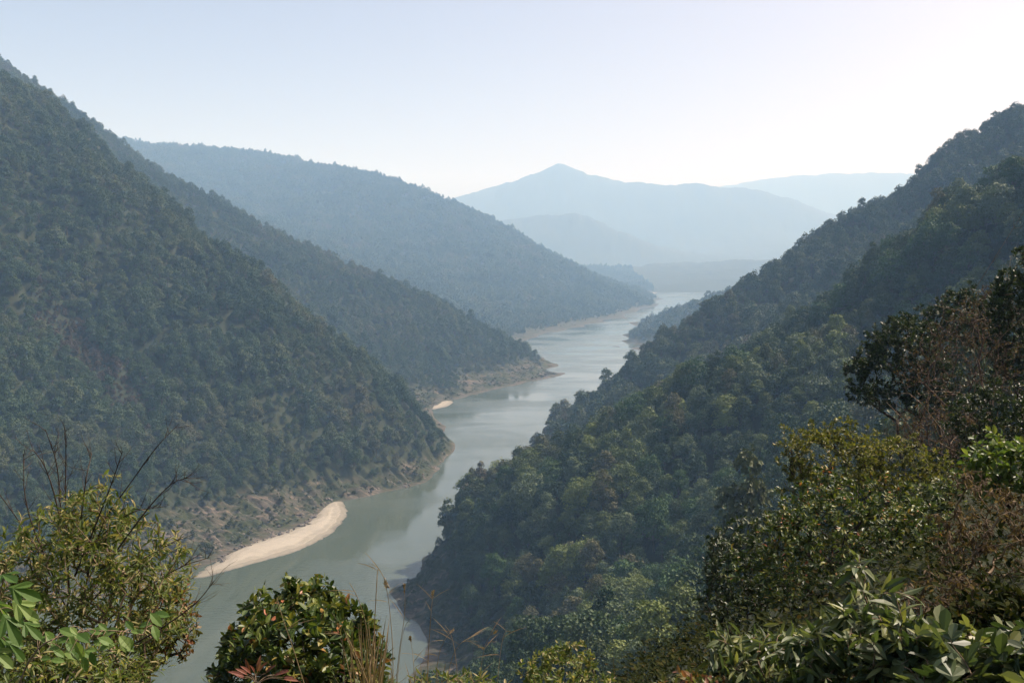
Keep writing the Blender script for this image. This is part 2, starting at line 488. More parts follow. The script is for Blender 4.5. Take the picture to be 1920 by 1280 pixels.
# ------------------------------------------------------------------ river
def water_mat():
    t = NT("river water")
    g = t.n("ShaderNodeNewGeometry")
    pos = g.outputs["Position"]
    flow = t.mapping(pos, (0.05, 0.012, 1), (0, 0, math.radians(12)))
    streak = t.noise(flow, 1.0, 4.0, 0.6, 0.8)
    wind = t.noise(t.mapping(pos, (0.006, 0.012, 1)), 1.0, 3.0, 0.55, 0.5)
    ripple = t.noise(t.mapping(pos, (0.22, 0.5, 1), (0, 0, math.radians(20))), 1.0, 5.0, 0.68, 0.3)
    p = t.n("ShaderNodeBsdfPrincipled")
    silt = t.ramp(streak, [(0.3, (0.046, 0.062, 0.046)), (0.7, (0.066, 0.082, 0.062))])
    t.l(silt, p.inputs["Base Color"])
    p.inputs["IOR"].default_value = 1.333
    p.inputs["Specular IOR Level"].default_value = 0.5
    t.l(t.ramp(wind, [(0.38, (0.03,) * 3), (0.60, (0.22,) * 3)]), p.inputs["Roughness"])
    b = t.n("ShaderNodeBump")
    b.inputs["Distance"].default_value = 0.5
    t.l(t.math('MULTIPLY', t.ramp(wind, [(0.38, (0.04,) * 3), (0.60, (0.36,) * 3)]), 1.0), b.inputs["Strength"])
    t.l(t.math('ADD', ripple, t.math('MULTIPLY', streak, 1.6)), b.inputs["Height"])
    t.l(b.outputs[0], p.inputs["Normal"])
    t.l(p.outputs[0], t.out.inputs[0])
    return t.m

rv = np.array([(-700, 40, 0), (120, 40, 0), (400, 1200, 0), (2200, 4200, 0), (2200, 5300, 0), (100, 5300, 0), (-300, 2200, 0), (-420, 1200, 0)], float)
river = link("river", mesh_np("river", rv, [np.array([[0, 1, 2, 7]]), np.array([[7, 2, 3, 6]]), np.array([[6, 3, 4, 5]])], [water_mat()]),
             kind="structure", label="grey-green river winding between the forested mountains")

# ------------------------------------------------------------------ sand bar and far sandbanks
def sand_mat():
    t = NT("pale river sand")
    g = t.n("ShaderNodeNewGeometry")
    pos = g.outputs["Position"]
    sep = t.n("ShaderNodeSeparateXYZ")
    t.l(pos, sep.inputs[0])
    n = t.noise(pos, 0.09, 5.0, 0.6)
    f = t.noise(pos, 0.9, 4.0, 0.6)
    zz = t.math('ADD', sep.outputs[2], t.math('MULTIPLY', t.math('SUBTRACT', n, 0.5), 0.9))
    wet = t.ramp(t.math('MULTIPLY', zz, 0.5), [(0.05, (0.084, 0.077, 0.057)), (0.16, (0.178, 0.165, 0.123)), (0.24, (0.148, 0.136, 0.102)), (0.32, (0.240, 0.221, 0.172)), (0.42, (0.208, 0.193, 0.149)), (0.55, (0.279, 0.258, 0.205))])
    c = t.mix(t.ramp(t.noise(pos, 0.035, 6.0, 0.7, 1.0), [(0.42, (0, 0, 0)), (0.7, (0.522, 0.550, 0.583))]), wet, (0.207, 0.191, 0.151))
    p = t.n("ShaderNodeBsdfPrincipled")
    t.l(c, p.inputs["Base Color"])
    p.inputs["Roughness"].default_value = 0.9
    b = t.n("ShaderNodeBump")
    b.inputs["Strength"].default_value = 0.5
    b.inputs["Distance"].default_value = 0.3
    t.l(t.math('ADD', n, f), b.inputs["Height"])
    t.l(b.outputs[0], p.inputs["Normal"])
    t.l(p.outputs[0], t.out.inputs[0])
    return t.m
SAND = sand_mat()

def in_poly(x, y, poly):
    ins = np.zeros(len(x), bool)
    dist = np.full(len(x), 1e9)
    n = len(poly)
    for i in range(n):
        (x1, y1), (x2, y2) = poly[i], poly[(i + 1) % n]
        cr = (y1 > y) != (y2 > y)
        xi = (x2 - x1) * (y - y1) / ((y2 - y1) or 1e-9) + x1
        ins ^= cr & (x < xi)
        t = np.clip(((x - x1) * (x2 - x1) + (y - y1) * (y2 - y1)) / ((x2 - x1) ** 2 + (y2 - y1) ** 2 + 1e-9), 0, 1)
        dist = np.minimum(dist, np.hypot(x - x1 - t * (x2 - x1), y - y1 - t * (y2 - y1)))
    return np.where(ins, dist, -dist)

def chaikin(pts, k=2):
    pts = np.array(pts, float)
    for _ in range(k):
        nx = np.roll(pts, -1, 0)
        pts = np.stack([0.75 * pts + 0.25 * nx, 0.25 * pts + 0.75 * nx], 1).reshape(-1, 2)
    return pts

def sand_sheet(pix, step, rise, hmax, name, **tags):
    poly = chaikin([W(a, b)[:2] for a, b in pix])
    lo, hi = poly.min(0) - step * 3, poly.max(0) + step * 3
    xs, ys = np.arange(lo[0], hi[0], step), np.arange(lo[1], hi[1], step)
    X, Y = np.meshgrid(xs, ys)
    x, y = X.ravel(), Y.ravel()
    d = in_poly(x, y, poly) + (1.8 * fbm(x / 17, y / 17, 3, 19) + 0.9 * fbm(x / 4, y / 4, 2, 21)) * min(1, step)
    z = np.where(d > 0, hmax * (1 - np.exp(-d * rise / hmax)), d * 0.25) + 0.10 * fbm(x / 9, y / 9, 3, 12) * smooth(0, 6, d)
    z = z + 0.12 * np.sin(d * 1.1 + 1.5 * vnoise(x / 25, y / 25, 4)) * smooth(1, 4, d) * (1 - smooth(8, 14, d))
    n, m = X.shape
    i = np.arange(n - 1)[:, None] * m
    j = np.arange(m - 1)[None, :]
    q = np.stack([i + j, i + j + 1, i + m + j + 1, i + m + j], -1).reshape(-1, 4)
    q = q[(d[q] > -2.5 * step).any(1)]
    return link(name, mesh_np(name, np.stack([x, y, z], 1), q, [SAND], None, None, True), **tags)

sand_sheet([(356, 1086), (394, 1079), (446, 1064), (508, 1048), (571, 1027), (614, 1005), (641, 984), (650, 961), (645, 939), (621, 937), (598, 949), (585, 970), (567, 983), (525, 1000), (487, 1012), (446, 1025), (423, 1037), (408, 1053), (383, 1066)],
           1.0, 0.13, 2.4, "sand_bar", kind="structure", label="pale curved sand bar under the left mountain")
sand_sheet([(806, 768), (826, 766), (852, 757), (846, 749), (822, 752), (803, 760)], 1.5, 0.12, 1.6, "sand_bank", kind="structure", label="small pale sand bank between the two left ridges")
sand_sheet([(1190, 552), (1215, 553), (1238, 548), (1230, 544), (1200, 543), (1180, 546)], 9, 0.03, 1.2, "sand_bank", kind="structure", label="thin far sand bank in the haze at the river bend")

# ------------------------------------------------------------------ leaf and branch geometry
LEAF2 = (np.array([(0, 0, 0), (0.45, 0.5, 0.10), (1, 0, -0.05), (0.5, -0.5, 0.10)]), np.array([(0, 2, 1), (0, 3, 2)]))
_w = 0.19
LEAF8 = (np.array([(0, 0, 0), (0.28, _w * 0.85, 0.05), (0.28, 0, 0), (0.28, -_w * 0.85, 0.05), (0.62, _w, 0.03), (0.62, 0, -0.03), (0.62, -_w, 0.03), (1, 0, -0.14)]),
         np.array([(0, 2, 1), (0, 3, 2), (1, 2, 5), (1, 5, 4), (2, 3, 6), (2, 6, 5), (4, 5, 7), (5, 6, 7)]))

def frames(d, nrm):
    """orthonormal axes: X along d, Z near nrm"""
    X = d / np.maximum(np.linalg.norm(d, axis=1, keepdims=True), 1e-9)
    Z = nrm - (nrm * X).sum(1, keepdims=True) * X
    Z = Z / np.maximum(np.linalg.norm(Z, axis=1, keepdims=True), 1e-9)
    return X, np.cross(Z, X), Z

def batch(tpl, pos, X, Y, Z, scale, rnd, width=1.0):
    tv, tf = tpl
    n, k = len(pos), len(tv)
    s = np.asarray(scale, float).reshape(-1, 1, 1) * np.ones((n, 1, 1))
    v = pos[:, None, :] + s * (tv[None, :, 0:1] * X[:, None, :] + width * tv[None, :, 1:2] * Y[:, None, :] + tv[None, :, 2:3] * Z[:, None, :])
    f = (np.arange(n) * k)[:, None, None] + tf[None]
    return v.reshape(-1, 3), f.reshape(-1, 3), np.repeat(rnd, k).astype(np.float32)

def unit(rng, n):
    v = rng.normal(size=(n, 3))
    return v / np.linalg.norm(v, axis=1, keepdims=True)

def tubes(segs, sides=5):
    """segs: list of (p0, p1, r0, r1) -> tapered open tubes"""
    if not len(segs):
        return np.zeros((0, 3)), np.zeros((0, 4), int)
    p0 = np.array([s[0] for s in segs], float)
    p1 = np.array([s[1] for s in segs], float)
    r0 = np.array([s[2] for s in segs], float)
    r1 = np.array([s[3] for s in segs], float)
    d = p1 - p0
    ref = np.where(np.abs(d[:, 2:3]) > 0.9 * np.linalg.norm(d, axis=1, keepdims=True), np.array([[1.0, 0, 0]]), np.array([[0, 0, 1.0]]))
    X, Y, Z = frames(d, ref)
    a = np.linspace(0, 2 * math.pi, sides, endpoint=False)
    ring = np.cos(a)[None, :, None] * Y[:, None, :] + np.sin(a)[None, :, None] * Z[:, None, :]
    v = np.concatenate([p0[:, None] + ring * r0[:, None, None], p1[:, None] + ring * r1[:, None, None]], 1)
    b = (np.arange(len(segs)) * 2 * sides)[:, None]
    j = np.arange(sides)[None, :]
    j2 = (j + 1) % sides
    f = np.stack([b + j, b + j2, b + sides + j2, b + sides + j], -1).reshape(-1, 4)
    return v.reshape(-1, 3), f

# ------------------------------------------------------------------ forest trees
G_STOPS = [(0.0, (0.012, 0.033, 0.013)), (0.3, (0.023, 0.051, 0.017)), (0.52, (0.040, 0.070, 0.023)), (0.70, (0.065, 0.086, 0.032)), (0.85, (0.083, 0.086, 0.042)), (1.0, (0.089, 0.077, 0.049))]
FOREST = foliage_mat("forest leaves", G_STOPS, 0.10, 0.6, 0.62, patch=0.008, spec=0.2)
FOREST_DRY = foliage_mat("dry scrub leaves", [(0, (0.050, 0.042, 0.026)), (0.6, (0.085, 0.062, 0.042)), (1, (0.065, 0.060, 0.030))], 0.1, 0.7, 0.5, spec=0.1)
BANK_SCRUB = foliage_mat("bank scrub leaves", [(0, (0.020, 0.034, 0.012)), (0.6, (0.045, 0.056, 0.020)), (1, (0.085, 0.078, 0.036))], 0.1, 0.65, 0.5, spec=0.1)
BARK = bark_mat("grey brown bark", (0.05, 0.04, 0.03), (0.14, 0.12, 0.095), 3.0)
PALE_BARK = bark_mat("pale bark", (0.16, 0.14, 0.12), (0.30, 0.27, 0.23), 3.0)

def crown_parts(seed, R, H, trunk_h, nlobes, nleaf, leaf, flat=0.92):
    """a crown of leaf clumps on limbs; returns leaf arrays and limb segments. Base of the trunk at the origin."""
    rng = np.random.default_rng(seed)
    segs = []
    c = []
    for i in range(nlobes):
        a = i * 2.4 + rng.uniform(-.5, .5)
        rr = R * math.sqrt((i + 0.3) / nlobes) * 0.72
        top = trunk_h + (H - trunk_h) * (0.90 - 0.66 * (rr / R / 0.72) ** 1.8) + rng.uniform(-.08, .08) * H
        c.append((rr * math.cos(a), rr * math.sin(a), top - 0.16 * H, R * rng.uniform(0.34, 0.56)))
    c = np.array(c)
    fork = np.array([rng.uniform(-.3, .3), rng.uniform(-.3, .3), trunk_h])
    r0 = 0.035 * R + 0.10
    mid = fork * 0.5 + np.array([rng.uniform(-.25, .25), rng.uniform(-.25, .25), 0])
    segs += [((0, 0, -1.5), mid, r0 * 1.25, r0), (mid, fork, r0, r0 * 0.8)]
    for q in c:
        k = fork * 0.45 + q[:3] * 0.55 + np.array([0, 0, -0.04 * H])
        segs += [(fork, k, r0 * 0.5, r0 * 0.3), (k, q[:3], r0 * 0.3, r0 * 0.08)]
    w = c[:, 3] ** 2
    li = rng.choice(nlobes, nleaf * 2, p=w / w.sum())
    d = unit(rng, nleaf * 2)
    d[:, 2] = np.where(d[:, 2] < -0.35, -d[:, 2] * 0.6, d[:, 2])
    bump = 1 + 0.20 * np.sin(d[:, 0] * 7 + li) * np.sin(d[:, 1] * 6 + 2 * li) + 0.14 * np.sin(d[:, 2] * 9 + 3 * li)
    pos = c[li, :3] + d * np.array([1, 1, flat]) * (c[li, 3] * rng.uniform(0.72, 1.04, nleaf * 2) ** 0.6 * bump)[:, None]
    # leaves buried deep inside another clump are dropped
    inner = np.zeros(len(pos), bool)
    for k in range(nlobes):
        q = (pos - c[k, :3]) / np.array([1, 1, flat]) / c[k, 3]
        inner |= (np.linalg.norm(q, axis=1) < 0.68) & (li != k)
    idx = np.flatnonzero(~inner)[:nleaf]
    pos, d, li = pos[idx], d[idx], li[idx]
    n = len(pos)
    nrm = d * 1.0 + unit(rng, n) * 0.42 + np.array([0, 0, 0.12])
    X, Y, Z = frames(unit(rng, n), nrm)
    cl = rng.uniform(0, 1, nlobes)
    rnd = np.clip(0.55 * cl[li] + 0.45 * rng.uniform(0, 1, n), 0, 1)
    return (pos - X * leaf * 0.5, X, Y, Z, leaf * rng.uniform(0.6, 1.25, n), rnd), segs

def crown_mesh(name, lf, mat, width=0.9):
    v, f, r = batch(LEAF2, *lf[:4], lf[4], lf[5], width)
    return mesh_np(name, v, f, [mat], None, {"rnd": ('POINT', 'FLOAT', r)})

def whole_tree(name, mat, *a, **k):
    lf, segs = crown_parts(*a, **k)
    v, f, r = batch(LEAF2, *lf[:4], lf[4], lf[5], 0.9)
    tv, tf = tubes(segs, 4)
    me = mesh_np(name, np.vstack([v, tv]), [f, tf + len(v)], [mat, BARK], np.concatenate([np.zeros(len(f)), np.ones(len(tf))]),
                 {"rnd": ('POINT', 'FLOAT', np.append(r, np.zeros(len(tv), np.float32)).astype(np.float32))})
    return me

# shapes: (radius, height, trunk, lobes)
SHAPES = [(5.2, 12.5, 2.6, 13), (4.4, 14.0, 3.4, 11), (6.0, 12.5, 2.6, 15), (3.6, 11.5, 2.2, 9), (4.8, 10.5, 1.8, 12), (4.2, 16.0, 4.6, 11)]
src = bpy.data.collections.new("forest_shapes")          # source shapes for the mass of distant trees; not in the picture itself
names = []
def add_src(me):
    o = bpy.data.objects.new("%03d_" % len(names) + me.name, me)
    src.objects.link(o)
    names.append(o.name)
    return len(names) - 1
V_NEAR = [add_src(whole_tree("tree_shape", FOREST, 100 + i, *s, 2200, 0.64)) for i, s in enumerate(SHAPES)]
V_MID = [add_src(whole_tree("tree_shape", FOREST, 200 + i, *s, 1150, 0.78)) for i, s in enumerate(SHAPES)]
V_FAR = [add_src(whole_tree("tree_shape", FOREST, 300 + i, *s, 260, 1.6)) for i, s in enumerate(SHAPES[:4])]
V_DRY = [add_src(whole_tree("tree_shape", FOREST_DRY, 400 + i, 2.6, 5.0, 1.2, 7, 420, 0.7)) for i in range(2)]
V_SCRUB = [add_src(whole_tree("tree_shape", BANK_SCRUB, 420 + i, 1.5, 2.0, 0.3, 6, 220, 0.42)) for i in range(3)]

def scatter(x0, x1, y0, y1, step, rng):
    xs, ys = np.arange(x0, x1, step), np.arange(y0, y1, step)
    X, Y = np.meshgrid(xs, ys)
    X = X + (np.arange(len(ys)) % 2)[:, None] * step * 0.5
    x = X.ravel() + rng.uniform(-.42, .42, X.size) * step
    y = Y.ravel() + rng.uniform(-.42, .42, X.size) * step
    return x, y

TANV = (GZ - EYE[2]) / RR[:, None]
CUM = np.maximum.accumulate(TANV, 0)
_azs = AZ
def seen(x, y, z, tall, slack=0.006):
    """in the picture (with a margin round it) and not behind a hill"""
    px, py = to_px(np.stack([x, y, z + tall], 1))
    px2, py2 = to_px(np.stack([x, y, z], 1))
    inside = (px > -170) & (px < 2090) & (py2 > -150) & (py < 1420) & (y > 1)
    d = np.hypot(x, y)
    a = np.arctan2(x, y)
    ai = np.clip(np.searchsorted(_azs, a), 1, NA - 1)
    ri = np.clip(np.searchsorted(RR, d) - 2, 0, NR - 1)
    occ = np.minimum(CUM[ri, ai], CUM[ri, ai - 1])
    return inside & ((z + tall - EYE[2]) / d > occ - slack)

def plant(box, step, r):
    x, y = scatter(*box, step, r)
    d = np.hypot(x, y)
    a = np.abs(np.arctan2(x, y))
    m = (a < math.radians(31)) & (d > 150)
    x, y = x[m], y[m]
    z = height(x, y)
    m = z > 0.4
    x, y, z = x[m], y[m], z[m]
    m = seen(x, y, z, 14.0)
    return x[m], y[m], z[m]

frng = np.random.default_rng(5)
parts = []
for box, step in (((-250, 520, 150, 660), 7.4), ((-900, 0, 480, 1270), 7.4), ((-20, 760, 660, 1300), 8.0), ((-1300, 260, 1230, 2150), 8.2), ((150, 700, 1900, 2700), 9.0), ((-3300, 700, 2200, 6100), 12.0)):
    x, y, z = plant(box, step, frng)
    parts.append((x, y, z, np.full(len(x), step)))
for box in ((-330, 0, 480, 960), (-160, 120, 1180, 1700)):
    x, y, z = plant(box, 2.7, frng)
    m = (z < bank_line(x, y) + 4) & (z > 1.2) & (fbm(x / 13, y / 13, 3, 55) + frng.normal(0, 0.25, len(x)) > 0.22)
    parts.append((x[m], y[m], z[m], np.full(int(m.sum()), 3.0)))
x, y, z = plant((-700, -200, 560, 1000), 3.6, frng)
qx, qy = to_px(np.stack([x, y, z + 3], 1))
m = (np.abs((qy - 680) - (qx - 190) * 0.95) < 60) & (np.abs(qx - 190) < 130) & (z > 30)
parts.append((x[m], y[m], z[m], np.full(int(m.sum()), 4.0)))
fx, fy, fz, fstep = [np.concatenate([p[k] for p in parts]) for k in range(4)]
fd = np.hypot(fx, fy)
bl = bank_line(fx, fy)
clear = fbm(fx / 45, fy / 45, 3, 77)
# dry clearing on the left mountainside
ppx, ppy = to_px(np.stack([fx, fy, fz + 6], 1))
def blob(cx, cy, rx, ry, ang=0.0):
    a = math.radians(ang)
    u, v = (ppx - cx) * math.cos(a) + (ppy - cy) * math.sin(a), -(ppx - cx) * math.sin(a) + (ppy - cy) * math.cos(a)
    return np.exp(-((u / rx) ** 2 + (v / ry) ** 2))
left_face = (fx < 0) & (fy < 1230)
dry = left_face * np.clip(1.5 * (blob(190, 680, 110, 26, 45) + 0.7 * blob(90, 600, 70, 22, 10)) + 0.25 * clear, 0, 1)
kind = np.where(dry > 0.62, 1, 0)
kind[(fz < bl) | (fstep < 3.5)] = 2
kind[fstep == 4.0] = 1
keep = np.ones(len(fx), bool)
keep &= ~((kind == 2) & (fstep > 3.5) & (frng.uniform(0, 1, len(fx)) > 0.55 * smooth(1.0, 6.0, fz)))
keep &= ~((fd < 330) & (fx < 60) & (fy < 200))
keep &= ~((fz < 1.2))
fx, fy, fz, fstep, fd, kind = [q[keep] for q in (fx, fy, fz, fstep, fd, kind)]
fsz = np.clip(np.exp(frng.normal(-0.06, 0.30, len(fx))), 0.5, 1.75) * np.where(fstep > 9.5, 1.25, np.where((fx < 0) | (fy > 1000), 0.95, 1.12))
fsz *= 1 + 0.22 * fbm(fx / 70, fy / 70, 2, 15)
# smaller trees close above the bank
fsz *= np.where(kind == 0, 0.62 + 0.38 * smooth(0, 16, fz - bank_line(fx, fy)), 1)
fsz *= np.where(fstep < 3.5, frng.uniform(0.35, 1.0, len(fx)) ** 1.3, np.where(fstep == 4.0, frng.uniform(0.4, 0.75, len(fx)), 1))
frot = frng.uniform(0, 2 * math.pi, len(fx))
lod = np.where(fd < 780, 0, np.where(fd < 2200, 1, 2))
vi = np.where(lod == 0, frng.choice(V_NEAR, len(fx)), np.where(lod == 1, frng.choice(V_MID, len(fx)), frng.choice(V_FAR, len(fx))))
vi = np.where(kind == 1, frng.choice(V_DRY, len(fx)), vi)
vi = np.where(kind == 2, frng.choice(V_SCRUB, len(fx)), vi)
hill = np.where(fy > 2180, np.where(fx > 200 + 0.0 * fy, 5, 2), np.where((fx > 150) & (fy > 1850), 5, np.where((fx < -40 + 0.06 * (fy - 600)) & (fy < 1230), 0, np.where((fy > 1150) & (fx < 150 + 0.1 * (fy - 1150)), 1, np.where(fy < 665, 3, 4)))))

# the 300 trees that show largest are trees of their own; the rest of each hillside is one mass of forest
tx, ty = to_px(np.stack([fx, fy, fz + 8], 1))
strict = seen(fx, fy, fz, 9.0, -0.004) & (tx > 5) & (tx < 1915) & (ty > 5) & (ty < 1275)
fg = ((tx > 1290) & (ty > 1000 - 0.0 * tx)) | ((tx > 1440) & (ty > 790)) | ((tx > 1600) & (ty > 560 + (1900 - tx) * 0.25)) | ((tx < 760) & (ty > 1080)) | ((tx > 950) & (tx < 1150) & (ty > 1200))
score = np.where(strict & ~fg & (kind == 0) & (hill == 3), fsz * 10 / fd, 0)
own = np.argsort(-score)[:300]
own = own[score[own] > 0]
is_own = np.zeros(len(fx), bool)
is_own[own] = True

def forest_mass(sel, name, label):
    n = int(sel.sum())
    v = np.stack([fx[sel], fy[sel], fz[sel]], 1)
    me = mesh_np(name, v, [], [], None, {
        "turn": ('POINT', 'FLOAT_VECTOR', np.stack([frng.normal(0, .05, n), frng.normal(0, .05, n), frot[sel]], 1).astype(np.float32)),
        "size": ('POINT', 'FLOAT_VECTOR', (fsz[sel, None] * np.stack([np.ones(n), np.ones(n), frng.uniform(0.8, 1.35, n)], 1)).astype(np.float32)),
        "shape": ('POINT', 'INT', vi[sel].astype(np.int32))})
    o = link(name, me, kind="stuff", label=label)
    ng = bpy.data.node_groups.new("spread trees", 'GeometryNodeTree')
    ng.interface.new_socket("Geometry", in_out='INPUT', socket_type='NodeSocketGeometry')
    ng.interface.new_socket("Geometry", in_out='OUTPUT', socket_type='NodeSocketGeometry')
    gi, go = ng.nodes.new("NodeGroupInput"), ng.nodes.new("NodeGroupOutput")
    iop = ng.nodes.new("GeometryNodeInstanceOnPoints")
    ci = ng.nodes.new("GeometryNodeCollectionInfo")
    ci.inputs["Collection"].default_value = src
    ci.inputs["Separate Children"].default_value = True
    ci.inputs["Reset Children"].default_value = True
    iop.inputs["Pick Instance"].default_value = True
    def na(nm, dt):
        a = ng.nodes.new("GeometryNodeInputNamedAttribute")
        a.data_type = dt
        a.inputs["Name"].default_value = nm
        return a.outputs[0]
    ng.links.new(gi.outputs[0], iop.inputs["Points"])
    ng.links.new(ci.outputs[0], iop.inputs["Instance"])
    ng.links.new(na("shape", 'INT'), iop.inputs["Instance Index"])
    ng.links.new(na("turn", 'FLOAT_VECTOR'), iop.inputs["Rotation"])
    ng.links.new(na("size", 'FLOAT_VECTOR'), iop.inputs["Scale"])
    ng.links.new(iop.outputs[0], go.inputs[0])
    o.modifiers.new("spread", 'NODES').node_group = ng
    return o

FOREST_LABELS = ["dense green forest covering the nearest left mountainside", "blue-green forest on the second left ridge down to its rocky point", "hazy blue forest on the long third ridge",
                 "dark forest filling the gullies of the near right slope", "shaded forest on the steep ridge behind the near right slope", "faint forest on the low spur across the water"]
for h in range(6):
    sel = (hill == h) & ~is_own
    if sel.any():
        forest_mass(sel, "forest", FOREST_LABELS[h])
print("forest", len(fx), "own", len(own), [int((hill == h).sum()) for h in range(6)])

# ------------------------------------------------------------------ boulders along the waterline
def rock_mesh(seed):
    rng = np.random.default_rng(seed)
    t = (1 + 5 ** 0.5) / 2
    v = np.array([(-1, t, 0), (1, t, 0), (-1, -t, 0), (1, -t, 0), (0, -1, t), (0, 1, t), (0, -1, -t), (0, 1, -t), (t, 0, -1), (t, 0, 1), (-t, 0, -1), (-t, 0, 1)]) / 1.9
    f = np.array([(0, 11, 5), (0, 5, 1), (0, 1, 7), (0, 7, 10), (0, 10, 11), (1, 5, 9), (5, 11, 4), (11, 10, 2), (10, 7, 6), (7, 1, 8), (3, 9, 4), (3, 4, 2), (3, 2, 6), (3, 6, 8), (3, 8, 9), (4, 9, 5), (2, 4, 11), (6, 2, 10), (8, 6, 7), (9, 8, 1)])
    v = v * rng.uniform(0.65, 1.25, (12, 1)) * np.array([1.3, 0.9, 0.6])
    return mesh_np("boulder_shape", v, f, [ROCK])
ROCK = bark_mat("river rock", (0.05, 0.045, 0.04), (0.16, 0.14, 0.115), 1.5)
V_ROCK = [add_src(rock_mesh(700 + i)) for i in range(4)]
bx_, by_, bz_ = plant((-330, 140, 470, 1720), 2.4, frng)
m = (bz_ > 0.3) & (bz_ < 4.5) & (fbm(bx_ / 12, by_ / 12, 2, 44) + frng.normal(0, .3, len(bx_)) > 0.35)
keepf = (fx, fy, fz, fsz, frot, vi)
fx, fy, fz = bx_[m], by_[m], bz_[m]
# stones and drift along the upper edge of the sand bar and its waterline
edge = np.array([W(a, b)[:2] for a, b in [(621, 941), (598, 953), (585, 974), (567, 987), (525, 1004), (487, 1016), (446, 1029), (423, 1041), (408, 1057)]])
ti = frng.uniform(0, len(edge) - 1.001, 150)
ei = ti.astype(int)
ep = edge[ei] + (edge[ei + 1] - edge[ei]) * (ti - ei)[:, None] + frng.normal(0, 1.6, (150, 2))
fx, fy, fz = np.append(fx, ep[:, 0]), np.append(fy, ep[:, 1]), np.append(fz, np.maximum(height(ep[:, 0], ep[:, 1]), 0.9) + 0.1)
fsz, frot, vi = 0.35 + 1.5 * frng.uniform(0, 1, len(fx)) ** 3, frng.uniform(0, 6.28, len(fx)), frng.choice(V_ROCK, len(fx))
forest_mass(np.ones(len(fx), bool), "boulders", "scattered grey-brown boulders along the waterline")
fx, fy, fz, fsz, frot, vi = keepf

# ------------------------------------------------------------------ the trees of the near right slope, one by one
KINDS = [
    ("dark green broadleaf tree in the forest on the near right slope", [(0, (0.025, 0.063, 0.017)), (1, (0.058, 0.110, 0.026))]),
    ("olive green broadleaf tree in the forest on the near right slope", [(0, (0.060, 0.092, 0.023)), (1, (0.104, 0.137, 0.039))]),
    ("yellowish green leafy tree in the forest on the near right slope", [(0, (0.102, 0.140, 0.031)), (1, (0.168, 0.200, 0.055))]),
    ("grey green round-headed tree in the forest on the near right slope", [(0, (0.075, 0.108, 0.049)), (1, (0.124, 0.163, 0.081))]),
    ("brownish tree with thinning leaves in the forest on the near right slope", [(0, (0.068, 0.073, 0.030)), (1, (0.117, 0.114, 0.050))])]
own_src = {}
def own_tree(ki, si):
    if (ki, si) not in own_src:
        lf, segs = crown_parts(500 + 10 * ki + si, *SHAPES[si], 3400, 0.52)
        mat = TREE_MATS[ki]
        tv, tf = tubes(segs, 5)
        own_src[(ki, si)] = (crown_mesh("crown", lf, mat), mesh_np("trunk", tv, tf, [BARK], None, None, True))
    return own_src[(ki, si)]
TREE_MATS = [foliage_mat("tree leaves", k[1], 0.12, 0.6, 0.4, spec=0.2) for k in KINDS]
KWORD = ["dark green", "olive green", "yellowish green", "grey-green", "brownish"]
crest_y = np.interp(tx, [735, 800, 870, 990, 1130, 1340, 1540, 1740, 1920], [1090, 1020, 910, 850, 800, 680, 590, 440, 310])
SHAPEWORD = ['domed', 'upright', 'wide', 'slim', 'squat', 'tall']
def tree_label(i, ki, si):
    size = "small" if fsz[i] < 0.95 else "large" if fsz[i] > 1.3 else "mid-sized"
    dy = ty[i] - crest_y[i]
    row = "on crest" if dy < 45 else "below crest" if dy < 115 else "halfway down" if dy < 210 else "far down" if dy < 310 else "near foot"
    x = tx[i]
    side = ("by the river cove" if x < 880 else "above the dry grass" if x < 960 else "above olive shrub's edge" if x < 1040 else "above the olive shrub" if x < 1130
            else "well left of glossy tree" if x < 1210 else "beside dark rounded shrub" if x < 1290 else "left of yellow-green trees" if x < 1400
            else "near the yellow-green trees" if x < 1500 else "left of rounded dark tree" if x < 1620 else "above the bare thicket")
    return "%s %s %s tree %s of right slope, %s" % (size, SHAPEWORD[si], KWORD[ki], row, side)
patchv = fbm(fx / 60, fy / 60, 3, 99)
picks, named = [], {}
for i in own:
    u = float(np.clip(0.5 + 0.45 * patchv[i] + frng.normal(0, .22), 0, .999))
    ki = 0 if u < .30 else 1 if u < .56 else 3 if u < .72 else 2 if u < .96 else 4
    si = int(frng.integers(0, len(SHAPES)))
    picks.append((int(i), ki, si))
    named.setdefault(tree_label(i, ki, si), []).append(int(i))
final_label = {}
for lab, ids in named.items():
    ids = sorted(ids, key=lambda q: tx[q])
    words = {1: [""], 2: ["leftmost ", "rightmost "], 3: ["leftmost ", "middle ", "rightmost "]}.get(len(ids), ["leftmost ", "second ", "third ", "fourth ", "fifth ", "sixth "][:len(ids) - 1] + ["rightmost "])
    for q, w in zip(ids, words):
        final_label[q] = w + lab
for i, ki, si in picks:
    cm, tm = own_tree(ki, si)
    root = thing("forest_tree", (float(fx[i]), float(fy[i]), float(fz[i])), final_label[i], "tree", "forest trees of the near right slope")
    root.rotation_euler = (0, 0, float(frot[i]))
    root.scale = (float(fsz[i]),) * 2 + (float(fsz[i] * frng.uniform(0.9, 1.15)),)
    link("crown", cm, root)
    link("trunk", tm, root)

# ------------------------------------------------------------------ plants close to the camera
def ground(x, y):
    return float(height(np.array([float(x)]), np.array([float(y)]))[0])

